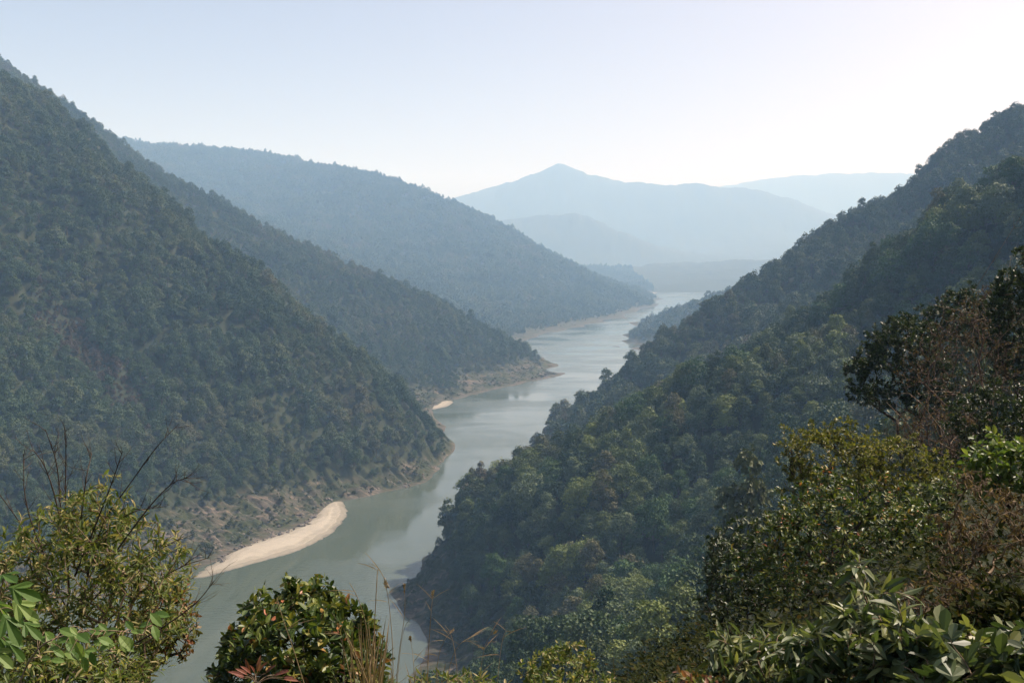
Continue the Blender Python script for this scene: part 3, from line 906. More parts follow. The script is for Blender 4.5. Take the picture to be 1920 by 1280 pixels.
def grow(base, ends, rng, r_tip, bend=0.10, power=0.42, starts=1):
    """grow branches from base out to every end point; returns segments and, per end, (tip, direction)"""
    ends = np.asarray(ends, float)
    order = np.argsort(np.linalg.norm(ends - base, axis=1))
    nodes, par = [np.array(base, float)], [-1]
    plen = [0.0]
    tips = []
    for e in ends[order]:
        N = np.array(nodes)
        dist = np.linalg.norm(N - e, axis=1)
        below = np.maximum(N[:, 2] - e[2], 0)
        cost = dist + 0.28 * np.array(plen) + 0.8 * below
        k = int(np.argmin(cost))
        a = nodes[k]
        L = dist[k]
        ns = max(2, min(5, int(L / max(0.12 * np.linalg.norm(e - base), 1e-3)) + 1))
        prev = k
        side = rng.normal(size=3) * bend * L
        for s in range(1, ns + 1):
            t = s / ns
            p = a * (1 - t) + e * t + side * math.sin(math.pi * t) + np.array([0, 0, 0.10 * L * math.sin(math.pi * t)])
            if s < ns:
                p = p + rng.normal(size=3) * 0.025 * L
            nodes.append(p)
            par.append(prev)
            plen.append(plen[prev] + float(np.linalg.norm(p - nodes[prev])))
            prev = len(nodes) - 1
        tips.append(prev)
    cnt = np.zeros(len(nodes))
    for t in tips:
        cnt[t] += 1
    for i in range(len(nodes) - 1, 0, -1):
        cnt[par[i]] += cnt[i]
    rad = r_tip * np.maximum(cnt, 0.6) ** power
    segs = [(nodes[par[i]], nodes[i], min(rad[par[i]], rad[i] * 1.35), rad[i] * (0.55 if cnt[i] <= 1 and i in tips else 1)) for i in range(1, len(nodes))]
    tp = [(nodes[par[t]], nodes[t]) for t in tips]
    return segs, tp

def shell_points(rng, n, c, r, low=-0.5, fill=0.45):
    out = []
    c, r = np.asarray(c, float), np.asarray(r, float)
    ph = rng.uniform(0, 6.28, 3)
    while len(out) < n:
        d = rng.normal(size=3)
        d /= np.linalg.norm(d)
        if d[2] < low:
            continue
        lump = 1 + 0.16 * math.sin(4 * d[0] + ph[0]) * math.sin(3.5 * d[2] + ph[1]) + 0.10 * math.sin(7 * d[1] + ph[2])
        out.append(c + d * r * rng.uniform(fill, 1.0) ** 0.5 * lump)
    return np.array(out)

def leaf_tpl(width=0.2, droop=0.14, fold=0.06, st=((0.22, 0.7), (0.5, 1.0), (0.78, 0.66)), curl=0.0):
    """a leaf of length 1 along X, folded along its midrib and drooping at the tip"""
    v, f = [(0, 0, 0)], []
    for x, w in st:
        z = -droop * x ** 2
        v += [(x, w * width, z + fold * w), (x, 0, z), (x, -w * width, z + fold * w)]
    v.append((1, curl, -droop))
    f += [(0, 2, 1), (0, 3, 2)]
    for k in range(len(st) - 1):
        b = 1 + 3 * k
        f += [(b, b + 1, b + 4), (b, b + 4, b + 3), (b + 1, b + 2, b + 5), (b + 1, b + 5, b + 4)]
    b, t = 1 + 3 * (len(st) - 1), len(v) - 1
    f += [(b, b + 1, t), (b + 1, b + 2, t)]
    return np.array(v, float), np.array(f)

def lobed_tpl(lobes=5, spread=2.3, droop=0.25):
    """a broad hand-shaped leaf, stalk at the origin, middle lobe along X"""
    c0 = 0.16
    v, f = [(0, 0, 0), (c0, 0, 0.03)], []
    angs = np.linspace(-spread / 2, spread / 2, lobes)
    half = spread / (lobes - 1) / 2
    ring = []
    for i, a in enumerate(angs):
        L = 0.84 * (1 - 0.36 * (abs(a) / (spread / 2)) ** 1.3)
        for da, rr in ((-half * 0.9, 0.66 * L), (-half * 0.6, 0.85 * L), (0.0, L), (half * 0.6, 0.85 * L), (half * 0.9, 0.66 * L)):
            ring.append((c0 + rr * math.cos(a + da), rr * math.sin(a + da), -droop * rr ** 2 + (0.035 if da else 0.0)))
        if i < lobes - 1:
            am, rr = 0.5 * (a + angs[i + 1]), 0.60 * L
            ring.append((c0 + rr * math.cos(am), rr * math.sin(am), -droop * rr ** 2 - 0.01))
    n0 = len(v)
    v += ring
    for k in range(len(ring) - 1):
        f.append((1, n0 + k, n0 + k + 1))
    f += [(0, n0, 1), (0, 1, n0 + len(ring) - 1)]
    return np.array(v, float), np.array(f)

def leaf_slots(rng, tips, per, length, up=0.5, spread=0.9, along=0.8, droop=0.0):
    """positions and axes of leaves set in spirals along the end of every twig"""
    pos, D, Nn, S = [], [], [], []
    for a, b in tips:
        ax = b - a
        L = np.linalg.norm(ax)
        ax = ax / max(L, 1e-6)
        u = np.cross(ax, [0.3, 0.2, 1.0])
        u /= max(np.linalg.norm(u), 1e-6)
        w = np.cross(ax, u)
        ph = rng.uniform(0, 6.28)
        k = max(1, int(rng.poisson(per)))
        run = max(L * along, length * 1.6)
        for i in range(k):
            t = (i + rng.uniform(0, 0.6)) / k
            an = ph + i * 2.4
            out = u * math.cos(an) + w * math.sin(an)
            d = ax * (0.55 + 0.5 * t) + out * spread * (1.15 - 0.5 * t) + np.array([0, 0, -droop]) + rng.normal(size=3) * 0.15
            pos.append(b - ax * run * (1 - t))
            D.append(d)
            Nn.append(np.array([0, 0, 1.0]) * up + out * -0.1 + ax * 0.3 + rng.normal(size=3) * 0.35)
            S.append(length * rng.uniform(0.62, 1.15) * (0.72 + 0.28 * math.sin(math.pi * min(1, 0.25 + t * 0.75))))
    pos, D, Nn, S = map(np.array, (pos, D, Nn, S))
    X, Y, Z = frames(D, Nn)
    return pos, X, Y, Z, S

def leaf_meshes(tpl, mat, n=6, lo=0.05, hi=0.95, name="leaf"):
    out = []
    for r in np.linspace(lo, hi, n):
        out.append(mesh_np(name, tpl[0], tpl[1], [mat], None, {"rnd": ('POINT', 'FLOAT', np.full(len(tpl[0]), r, np.float32))}))
    return out

def own_leaves(root, base, slots, idx, meshes, rng):
    pos, X, Y, Z, S = slots
    for i in idx:
        o = link("leaf", meshes[int(rng.integers(0, len(meshes)))], root)
        M = Matrix.Identity(4)
        for r in range(3):
            M[r][0], M[r][1], M[r][2], M[r][3] = X[i][r] * S[i], Y[i][r] * S[i], Z[i][r] * S[i], pos[i][r] - base[r]
        o.matrix_basis = M

def bush(name, label, category, px, py, d, rad_px, mat, bark, tpl, length, ntips, per, seed, depth=None, low=-0.5, fill=0.4, r_tip=0.0022, own=0, group=None,
         base_dx=0.0, extra_ends=(), up=0.5, spread=0.9, droop=0.0, lean=0.0, width=1.0, along=0.8, bend=0.10, rndpow=1.0, stems=1):
    """a leafy shrub or tree whose crown is centred where the photograph shows it, d metres away, rooted on the ground below"""
    rng = np.random.default_rng(seed)
    c = P(px, py, d)
    rx, rz = rad_px[0] * d / F_PX, rad_px[1] * d / F_PX
    ry = depth if depth else (rx + rz) / 2
    bx, by = c[0] + base_dx, c[1] + lean
    base = np.array([bx, by, ground(bx, by) - 0.05])
    ends = shell_points(rng, ntips, c, (rx, ry, rz), low, fill)
    if len(extra_ends):
        ends = np.vstack([ends] + [np.atleast_2d(e) for e in extra_ends])
    segs, tips = grow(base, ends, rng, r_tip, bend)
    root = thing(name, tuple(base), label, category, group)
    tv, tf = tubes(segs, 5)
    link("branches", mesh_np("branches", tv - base, tf, [bark], None, None, True), root)
    if tpl is None or per <= 0:
        return root, base, segs
    sl = leaf_slots(rng, tips, per, length, up, spread, along, droop)
    n = len(sl[0])
    rnd = rng.uniform(0, 1, n) ** rndpow
    idx = np.array([], int)
    if own:
        lx, ly = to_px(sl[0])
        vis = (lx > -10) & (lx < 1930) & (ly < 1290)
        near = -sl[0][:, 1] + 0.9 * (sl[0][:, 2] - c[2])
        near = np.where(vis, near, -1e9)
        idx = np.argsort(-near)[:own]
        idx = idx[vis[idx]]
        wt = tpl[0] * np.array([1, width, 1])
        own_leaves(root, base, sl, idx, leaf_meshes((wt, tpl[1]), mat), rng)
    rest = np.ones(n, bool)
    rest[idx] = False
    if rest.any():
        v, f, r = batch(tpl, sl[0][rest], sl[1][rest], sl[2][rest], sl[3][rest], sl[4][rest], rnd[rest], width)
        link("foliage", mesh_np("foliage", v - base, f, [mat], None, {"rnd": ('POINT', 'FLOAT', r)}), root, kind="stuff")
    return root, base, segs

def path_segs(pts, r0, r1):
    n = len(pts)
    return [(pts[i], pts[i + 1], r0 + (r1 - r0) * i / (n - 1), r0 + (r1 - r0) * (i + 1) / (n - 1)) for i in range(n - 1)]

def smooth_path(pts, k=2):
    pts = np.array(pts, float)
    for _ in range(k):
        q = np.stack([0.75 * pts[:-1] + 0.25 * pts[1:], 0.25 * pts[:-1] + 0.75 * pts[1:]], 1).reshape(-1, 3)
        pts = np.vstack([pts[:1], q, pts[-1:]])
    return pts

def twigs_along(path, r, rng, n, length, lift=0.5, sub=2):
    """bare side twigs along a branch"""
    segs = []
    path = np.array(path)
    for _ in range(n):
        t = rng.uniform(0.15, 0.98) * (len(path) - 1)
        i = int(t)
        p = path[i] + (path[min(i + 1, len(path) - 1)] - path[i]) * (t - i)
        ax = path[min(i + 1, len(path) - 1)] - path[max(i - 1, 0)]
        ax /= max(np.linalg.norm(ax), 1e-6)
        L = length * rng.uniform(0.4, 1.1) * (1.15 - 0.6 * t / len(path))
        d = ax * 0.9 + rng.normal(size=3) * 0.55 + np.array([0, 0, lift * 0.4])
        d /= np.linalg.norm(d)
        q = [p]
        for s in range(3):
            d = d + rng.normal(size=3) * 0.16 + np.array([0, 0, 0.06])
            d /= np.linalg.norm(d)
            q.append(q[-1] + d * L / 3)
        segs += path_segs(q, r * 0.45, r * 0.14)
        if sub:
            segs += twigs_along(q, r * 0.45, rng, sub, L * 0.5, lift, 0)
    return segs

# leaf colours
M_GLOSSY = foliage_mat("glossy bush leaves", [(0, (0.0203, 0.0389, 0.0104)), (0.45, (0.0439, 0.0747, 0.0169)), (0.75, (0.1014, 0.1346, 0.0260)), (0.93, (0.1859, 0.1794, 0.0364)), (0.97, (0.3380, 0.1271, 0.0585)), (1, (0.4056, 0.1196, 0.0650))], 0.20, 0.45, 0.05, spec=0.3)
M_OLIVE = foliage_mat("olive shrub leaves", [(0, (0.045, 0.075, 0.016)), (0.45, (0.095, 0.130, 0.028)), (0.72, (0.16, 0.175, 0.042)), (0.9, (0.26, 0.22, 0.09)), (1, (0.37, 0.31, 0.17))], 0.35, 0.55, 0.05)
M_LOBED = foliage_mat("hand shaped leaves", [(0, (0.06, 0.12, 0.025)), (0.6, (0.12, 0.20, 0.045)), (1, (0.18, 0.25, 0.07))], 0.38, 0.55, 0.1, spec=0.25)
M_ORANGE = foliage_mat("orange tipped leaves", [(0, (0.05, 0.07, 0.018)), (0.45, (0.11, 0.12, 0.03)), (0.78, (0.17, 0.085, 0.035)), (1, (0.24, 0.095, 0.055))], 0.3, 0.5, 0.05)
M_RED = foliage_mat("red young leaves", [(0, (0.08, 0.035, 0.022)), (0.6, (0.16, 0.055, 0.035)), (1, (0.22, 0.10, 0.06))], 0.3, 0.45, 0.2)
M_WAXY = foliage_mat("waxy grey green leaves", [(0, (0.022, 0.040, 0.014)), (0.4, (0.060, 0.088, 0.032)), (0.75, (0.115, 0.140, 0.055)), (0.95, (0.18, 0.19, 0.06)), (1, (0.24, 0.13, 0.08))], 0.28, 0.45, 0.05, spec=0.35)
M_BROWN = foliage_mat("dead brown leaves", [(0, (0.036, 0.026, 0.017)), (0.6, (0.085, 0.060, 0.037)), (1, (0.17, 0.125, 0.075))], 0.25, 0.7, 0.05, spec=0.1)
M_DARK = foliage_mat("dark tree leaves", [(0, (0.0135, 0.0270, 0.0095)), (0.6, (0.0297, 0.0486, 0.0149)), (0.92, (0.0621, 0.0837, 0.0243)), (1, (0.1350, 0.1350, 0.0405))], 0.15, 0.45, 0.05, spec=0.28)
M_YELLOW = foliage_mat("yellow green leaves", [(0, (0.0420, 0.0552, 0.0144)), (0.5, (0.0900, 0.1020, 0.0216)), (0.85, (0.1620, 0.1620, 0.0336)), (1, (0.2400, 0.1920, 0.0540))], 0.3, 0.5, 0.05)
M_BRIGHT = foliage_mat("bright climber leaves", [(0, (0.045, 0.080, 0.016)), (0.6, (0.10, 0.15, 0.03)), (1, (0.19, 0.21, 0.05))], 0.35, 0.42, 0.05, spec=0.45)
M_STRAW = foliage_mat("dry straw", [(0, (0.13, 0.085, 0.045)), (0.5, (0.24, 0.18, 0.10)), (1, (0.38, 0.31, 0.19))], 0.25, 0.6, 0.4, spec=0.2)
B_DARK = bark_mat("dark twig bark", (0.030, 0.022, 0.016), (0.085, 0.065, 0.048), 40)
B_RED = bark_mat("reddish twig bark", (0.046, 0.031, 0.022), (0.12, 0.080, 0.056), 40)
B_PALE = bark_mat("pale dry twig bark", (0.13, 0.09, 0.055), (0.27, 0.20, 0.13), 40)

M_UNDER = foliage_mat("undergrowth leaves", [(0, (0.0088, 0.0138, 0.0050)), (0.6, (0.0200, 0.0262, 0.0081)), (0.9, (0.0406, 0.0425, 0.0125)), (1, (0.0688, 0.0469, 0.0219))], 0.2, 0.85, 0.05, spec=0.03)
T_OVAL = leaf_tpl(0.22, 0.16, 0.07)
T_LANCE = leaf_tpl(0.13, 0.28, 0.05)
T_BROAD = leaf_tpl(0.26, 0.22, 0.06)
T_SMALL = (LEAF2[0] * np.array([1, 0.55, 1]), LEAF2[1])
T_LOBED = lobed_tpl(3, 1.35, 0.35)
T_LOBED3 = lobed_tpl(3, 1.7, 0.4)

# --- far end of the viewpoint's own slope: trees 30 to 60 m away
bush("tall_tree", "tall black-green tree cut by the frame beside the bare red-brown thicket", "tree", 1935, 640, 46, (66, 180), M_DARK, B_DARK, T_SMALL, 0.24, 800, 15, 901, r_tip=0.006)
bush("broadleaf_tree", "dark green tree with a rounded crown standing against the hazy slope", "tree", 1690, 690, 58, (92, 102), M_DARK, B_DARK, T_SMALL, 0.25, 850, 15, 902, r_tip=0.007, low=-0.8)
bush("broadleaf_tree", "smaller dark tree with olive top above the bare red-brown thicket", "tree", 1800, 615, 62, (80, 70), M_DARK, B_DARK, T_SMALL, 0.25, 520, 14, 903, r_tip=0.007,
     extra_ends=[P(1818, 528, 62), P(1830, 534, 62), P(1808, 545, 62)])
for k, (px, py, d, rx, rz, n, lab) in enumerate([
        (1800, 700, 42, 105, 130, 900, "leafless red-brown thicket in front of the rounded dark tree"),
        (1868, 590, 50, 60, 75, 520, "bare rusty shrub reaching up beside the tall black-green tree"),
        (1770, 820, 34, 100, 75, 700, "low tangle of bare brown twigs above the yellow-green trees")]):
    root, base, segs = bush("bare_shrub", lab, "shrub", px, py, d, (rx, rz), M_BROWN, B_RED, T_SMALL, 0.12, n, 1.2, 910 + k, r_tip=0.0036, low=-0.3, fill=0.3, bend=0.2, group="bare shrubs on the right-hand slope")
    rng = np.random.default_rng(930 + k)
    c = P(px, py, d)
    sg = []
    for q in range(6):
        e = c + rng.normal(size=3) * np.array([rx, rx, rz]) * d / F_PX * 0.75
        m = c + rng.normal(size=3) * rx * d / F_PX * 0.4
        pth = smooth_path([base + rng.normal(size=3) * 0.3 + np.array([0, 0, 0.6]), m, e])
        sg += path_segs(pth, 0.020, 0.007) + twigs_along(pth, 0.015, rng, 8, 0.9)
    tv, tf = tubes(sg, 4)
    link("pale_branches", mesh_np("pale_branches", tv - base, tf, [B_PALE], None, None, True), root)

bush("small_tree", "yellow-green small tree at the edge of the right-hand thicket", "tree", 1555, 868, 26, (100, 88), M_YELLOW, B_DARK, T_SMALL, 0.125, 520, 10, 921, r_tip=0.004, low=-0.7)
bush("small_tree", "yellow-green small tree tucked under the low bare tangle", "tree", 1690, 880, 27, (95, 70), M_YELLOW, B_DARK, T_SMALL, 0.125, 420, 10, 922, r_tip=0.004, low=-0.7)
bush("small_tree", "dim olive shrub tree below the bare thicket at the frame edge", "tree", 1860, 790, 30, (90, 80), M_DARK, B_DARK, T_SMALL, 0.14, 380, 11, 923, r_tip=0.004, low=-0.8)
bush("glossy_tree", "wide dark glossy-leaved tree behind the large waxy leaves", "tree", 1600, 1035, 16, (220, 152), M_GLOSSY, B_DARK, T_OVAL, 0.10, 1000, 13, 924, depth=1.6, r_tip=0.003, low=-0.75, droop=0.25)
bush("glossy_tree", "dark rounded shrub tree bordering the forest slope", "tree", 1385, 1085, 18, (78, 118), M_DARK, B_DARK, T_OVAL, 0.12, 330, 11, 925, r_tip=0.003, low=-0.85, droop=0.2)
bush("climber", "bright green leafy climber at the frame edge above the dead brown tangle", "climber", 1880, 880, 14, (78, 70), M_BRIGHT, B_DARK, T_BROAD, 0.13, 190, 8, 926, r_tip=0.003, low=-0.6, droop=0.3, own=60)
bush("leafy_shrub", "mid green shrub between the glossy tree and the bright climber", "shrub", 1790, 965, 19, (110, 75), M_WAXY, B_DARK, T_OVAL, 0.12, 300, 10, 927, r_tip=0.003, low=-0.7)

# --- dead tangle at the right edge
for k, (px, py, d, rx, rz, n, lab) in enumerate([
        (1850, 1020, 8.5, 95, 150, 230, "dead red-brown tangle of vines hanging at the frame edge"),
        (1790, 1150, 7.5, 105, 90, 170, "brown withered undergrowth behind the waxy leaves")]):
    root, base, segs = bush("dead_vines", lab, "vines", px, py, d, (rx, rz), M_BROWN, (B_PALE, B_RED)[k], T_LANCE, 0.07, n, 8, 940 + k, r_tip=0.0022, low=-0.9, droop=0.9, bend=0.25, group="dead brown vines at the right edge")

bush("leafy_shrub", "dim leafy weeds under the dead tangle at the frame edge", "shrub", 1880, 1175, 6.8, (120, 80), M_UNDER, B_DARK, T_OVAL, 0.09, 200, 9, 943, low=-0.9)
# --- bushes with large leaves, right foreground
wax = dict(own=110, r_tip=0.0026, group="waxy-leaved bushes in the right foreground")
bush("waxy_bush", "waxy-leaved bush with one sprig standing above the others", "shrub", 1650, 1245, 5.2, (165, 120), M_WAXY, B_PALE, T_LANCE, 0.150, 210, 7, 951, extra_ends=[P(1612, 1040, 5.2), P(1625, 1062, 5.3), P(1600, 1070, 5.1), P(1680, 1110, 5.0), P(1720, 1120, 5.2)], droop=0.35, **wax)
bush("waxy_bush", "low waxy-leaved bush bordering the dark forest slope", "shrub", 1455, 1275, 5.6, (150, 110), M_WAXY, B_PALE, T_LANCE, 0.125, 220, 7, 952, extra_ends=[P(1350, 1190, 5.6), P(1410, 1195, 5.5)], droop=0.25, **wax)
bush("waxy_bush", "broad waxy-leaved bush in the lower corner under the brown undergrowth", "shrub", 1825, 1270, 4.8, (165, 105), M_WAXY, B_PALE, T_LOBED3, 0.165, 150, 5, 953, droop=0.4, **wax)
bush("leafy_shrub", "small pink-tipped shrub at the lower edge under the waxy bushes", "shrub", 1300, 1300, 5.4, (70, 40), M_ORANGE, B_PALE, T_OVAL, 0.06, 60, 8, 954, own=40)

# --- bottom centre
bush("leafy_shrub", "olive shrub top poking up in front of the forest slope", "shrub", 1055, 1290, 12, (98, 88), M_OLIVE, B_DARK, T_OVAL, 0.085, 230, 9, 961, r_tip=0.0022)
bush("leafy_shrub", "dim brown-green weeds at the lower edge between dry grass and olive shrub", "shrub", 850, 1320, 9, (110, 70), M_OLIVE, B_PALE, T_LANCE, 0.09, 110, 7, 962)
bush("round_bush", "round dark glossy bush in front of the river", "shrub", 560, 1232, 6.5, (165, 145), M_GLOSSY, B_DARK, T_OVAL, 0.080, 720, 10, 963, depth=0.6, own=300, r_tip=0.002, low=-0.75, fill=0.5)

# --- left: tangled olive shrub with bare branches
root, base, segs = bush("tangled_shrub", "tangled olive shrub with bare dark branches reaching up in front of the left mountain", "shrub", 150, 1130, 8, (205, 225), M_OLIVE, B_PALE, T_LANCE, 0.088, 900, 10, 971, depth=0.9, r_tip=0.0022, low=-0.8, fill=0.25, bend=0.22)
rng = np.random.default_rng(972)
BARE = [[(150, 1150), (185, 985), (245, 905), (290, 840), (335, 795)], [(130, 1120), (122, 930), (124, 860), (122, 805)], [(115, 1050), (112, 880), (85, 805)], [(140, 1080), (205, 920), (230, 845)],
        [(100, 1080), (45, 950), (44, 850)], [(150, 1150), (220, 1075), (280, 1040), (345, 1005)], [(130, 1150), (60, 1010), (-20, 900)], [(145, 1040), (160, 900), (172, 850)], [(160, 1200), (260, 1110), (340, 1060), (392, 1045)],
        [(170, 1100), (270, 960), (320, 905), (350, 895)], [(175, 1020), (235, 960), (300, 950)], [(190, 1240), (300, 1180), (370, 1130), (400, 1090)], [(120, 1000), (90, 880), (60, 840)]]
sg = []
for b in BARE:
    dd = 8 + rng.uniform(-0.5, 0.4)
    pth = smooth_path([P(a, c, dd + rng.uniform(-.12, .12)) for a, c in b])
    sg += path_segs(pth, 0.0085, 0.0022) + twigs_along(pth, 0.0065, rng, 12, 0.34)
tv, tf = tubes(sg, 5)
link("bare_branches", mesh_np("bare_branches", tv - base, tf, [B_DARK], None, None, True), root)
bush("orange_shrub", "shrub with orange-tinged leaves beside the tangled olive shrub", "shrub", 318, 1165, 8.6, (62, 85), M_ORANGE, B_DARK, T_OVAL, 0.062, 170, 7, 973, low=-0.8, bend=0.2)
bush("leafy_shrub", "dark undergrowth shrub low under the tangled olive shrub", "shrub", 120, 1290, 7, (190, 80), M_OLIVE, B_DARK, T_LANCE, 0.09, 260, 8, 974)

# --- plants built leaf by leaf
def leafy_stem(name, label, stem_px, d, leaves, tpl, mat, length, seed, r=0.006, droop=0.35, petiole=0.07):
    """one stem with separately attached large leaves: leaves are (pixel, facing angle in degrees from +X in the picture)"""
    rng = np.random.default_rng(seed)
    pth = smooth_path([P(a, b, d + rng.uniform(-.05, .05)) for a, b in stem_px])
    g0 = pth[0]
    base = np.array([g0[0], g0[1], ground(g0[0], g0[1]) - 0.03])
    full = np.vstack([base[None], base[None] * 0.5 + g0[None] * 0.5, pth])
    sg = path_segs(full, r, r * 0.4)
    root = thing(name, tuple(base), label, "plant")
    pos, D, N, S = [], [], [], []
    for a, b, ang, sc in leaves:
        q = P(a, b, d + rng.uniform(-.15, .15))
        k = int(np.argmin(np.linalg.norm(pth - q, axis=1)))
        t = math.radians(ang)
        dirv = np.array([math.cos(t), -0.25 + rng.normal() * 0.3, math.sin(t) - droop * 0.3])
        dirv /= np.linalg.norm(dirv)
        sg += path_segs(smooth_path([pth[k], 0.5 * (pth[k] + q) + np.array([0, 0, 0.02]), q]), r * 0.35, r * 0.2)
        pos.append(q)
        D.append(dirv)
        N.append(np.array([rng.normal() * 0.3, -0.55, 0.8]))
        S.append(length * sc)
    X, Y, Z = frames(np.array(D), np.array(N))
    tv, tf = tubes(sg, 5)
    link("stem", mesh_np("stem", tv - base, tf, [B_PALE], None, None, True), root)
    own_leaves(root, base, (np.array(pos), X, Y, Z, np.array(S)), range(len(pos)), leaf_meshes(tpl, mat), rng)
    return root

leafy_stem("lobed_plant", "pale green plant with big hand-shaped leaves cut by the frame edge", [(-30, 1330), (-15, 1200), (0, 1110), (10, 1075)], 4.6,
           [(0, 1078, 20, 1.1), (15, 1100, -10, 1.2), (22, 1125, -30, 1.2), (5, 1150, -45, 1.25), (30, 1145, 5, 1.0), (-5, 1180, -70, 1.2), (40, 1165, -20, 1.0), (-10, 1120, -60, 1.2), (10, 1200, -40, 1.0), (-20, 1215, -20, 1.1)],
           T_LOBED, M_LOBED, 0.135, 981)
rng = np.random.default_rng(983)
lv = []
for k in range(42):
    a = rng.uniform(60, 300)
    lv.append((a, 1188 + 16 * math.sin(a / 60) + rng.uniform(-26, 34), rng.uniform(-70, 40), rng.uniform(0.55, 1.1)))
leafy_stem("lobed_plant", "arching branch of fresh green hand-shaped leaves across the tangled shrub", [(20, 1330), (60, 1215), (130, 1185), (210, 1180), (270, 1190)], 5.4, lv, T_BROAD, M_LOBED, 0.105, 984)
lv = [(480 + 60 * math.cos(a) * rng.uniform(.2, 1), 1274 - 14 * math.sin(a), math.degrees(a) * 0.9, rng.uniform(0.7, 1.15)) for a in np.linspace(0.1, math.pi - 0.1, 26)]
leafy_stem("red_leaf_plant", "low plant with red-brown pointed leaves under the round glossy bush", [(478, 1360), (480, 1310), (480, 1282)], 4.6, lv[::2], T_LANCE, M_RED, 0.075, 985, r=0.004, droop=0.2)

# --- dry grass stalks
T_BLADE = leaf_tpl(0.016, 0.55, 0.012, ((0.2, 1.0), (0.5, 0.9), (0.8, 0.6)))
def grass_stalk(label, pts, d, seed, r=0.0032, blades=5, seed_head=True, blade_len=0.14):
    rng = np.random.default_rng(seed)
    pth = smooth_path([P(a, b, d + rng.uniform(-.06, .06)) for a, b in pts])
    g0 = pth[0]
    base = np.array([g0[0], g0[1], ground(g0[0], g0[1]) - 0.03])
    root = thing("grass_stalk", tuple(base), label, "grass", "dry grass stalks beside the round bush")
    tv, tf = tubes(path_segs(np.vstack([base[None], pth]), r, r * 0.35), 5)
    link("stem", mesh_np("stem", tv - base, tf, [M_STRAW], None, {"rnd": ('POINT', 'FLOAT', np.full(len(tv), 0.5, np.float32))}, True), root)
    n = len(pth)
    pos, D, N, S = [], [], [], []
    for k in range(blades):
        i = int(rng.uniform(0.1, 0.85) * (n - 1))
        pos.append(pth[i])
        D.append(np.array([rng.choice([-1, 1]) * rng.uniform(0.3, 0.9), rng.normal() * 0.3, rng.uniform(0.1, 0.9)]))
        N.append(np.array([0, -0.6, 0.8]))
        S.append(blade_len * rng.uniform(0.5, 1.2))
    if pos:
        X, Y, Z = frames(np.array(D), np.array(N))
        ms = leaf_meshes(T_BLADE, M_STRAW, 4, name="blade")
        for k in range(len(pos)):
            o = link("blade", ms[k % 4], root)
            M = Matrix.Identity(4)
            for q in range(3):
                M[q][0], M[q][1], M[q][2], M[q][3] = X[k][q] * S[k], Y[k][q] * S[k], Z[k][q] * S[k], pos[k][q] - base[q]
            o.matrix_basis = M
    if seed_head:
        m = 26
        t = rng.uniform(0.80, 1.0, m) * (n - 1)
        i = np.minimum(t.astype(int), n - 2)
        ps = pth[i] + (pth[i + 1] - pth[i]) * (t - i)[:, None]
        dr = (pth[-1] - pth[-3]) / max(np.linalg.norm(pth[-1] - pth[-3]), 1e-6) + unit(rng, m) * 0.7
        X, Y, Z = frames(dr, unit(rng, m))
        v, f, rr = batch(T_SMALL, ps, X, Y, Z, 0.015 * rng.uniform(0.6, 1.3, m), rng.uniform(0, .6, m))
        link("seed_head", mesh_np("seed_head", v - base, f, [M_STRAW], None, {"rnd": ('POINT', 'FLOAT', rr)}), root)
    return root

grass_stalk("tallest straw-coloured stalk beside the round bush, bent over at its tip", [(690, 1330), (700, 1210), (706, 1100), (708, 1062), (716, 1075), (728, 1100)], 5.4, 1001, blades=4)
grass_stalk("straw stalk leaning from the tallest stalk with a drooping blade", [(735, 1330), (738, 1230), (730, 1130), (722, 1090)], 5.5, 1002, blades=4)
grass_stalk("thin stalk with small dark seeds in front of the shaded river cove", [(738, 1330), (748, 1220), (760, 1150), (758, 1095)], 5.6, 1003, blades=3, r=0.0026)
grass_stalk("pale curved stem crossing the face of the round bush", [(585, 1330), (550, 1215), (530, 1160), (519, 1120)], 5.3, 1004, blades=2, seed_head=False, r=0.0042)
grass_stalk("orange-brown seeded stalk against the dark rock foot", [(800, 1330), (803, 1220), (808, 1150), (812, 1108)], 5.8, 1005, blades=4)
grass_stalk("pale stem arching over the upper side of the round bush", [(700, 1330), (690, 1180), (672, 1120), (655, 1092)], 5.6, 1006, blades=2, seed_head=False, r=0.0038)
grass_stalk("dry stalk curling over the weeds at the lower edge", [(830, 1330), (845, 1230), (870, 1195), (905, 1215)], 6.2, 1007, blades=5, r=0.0024)
grass_stalk("dry forked stalk rising from the weeds at the lower edge", [(815, 1330), (820, 1230), (835, 1195), (850, 1180)], 6.2, 1008, blades=6, r=0.0024)
grass_stalk("short bent stalk beside the olive shrub", [(1150, 1330), (1152, 1270), (1150, 1230)], 7.0, 1009, blades=2, r=0.0024, seed_head=False)
rng = np.random.default_rng(1008)
for k, (a, lab) in enumerate([(742, "short dry stalk just right of the rust-brown tuft"), (778, "hair-thin bent stem before the river cove"), (862, "wispy pale stem among the weeds"), (895, "crooked pale stem furthest along the weeds"), (930, "thin bare stem beside the olive shrub"), (648, "fine straw stem over the right side of the round bush")]):
    top = rng.uniform(1150, 1215)
    bend = rng.uniform(-45, 45)
    grass_stalk(lab, [(a, 1330), (a + bend * 0.15, 1255), (a + bend * 0.5, top + 15), (a + bend, top + rng.uniform(-10, 25))], rng.uniform(5.4, 6.6), 1100 + k, blades=int(rng.integers(2, 6)), r=0.0022, seed_head=bool(k % 2))
rng = np.random.default_rng(1010)
base = P(690, 1330, 5.2)
root_b = np.array([base[0], base[1], ground(base[0], base[1])])
tuft = thing("grass_tuft", tuple(root_b), "rust-brown tuft of dead grass blades at the foot of the round bush", "grass")
ms = leaf_meshes(leaf_tpl(0.011, 0.35, 0.008, ((0.2, 1.0), (0.5, 0.9), (0.8, 0.6))), M_STRAW, 5, 0.0, 0.5, name="blade")
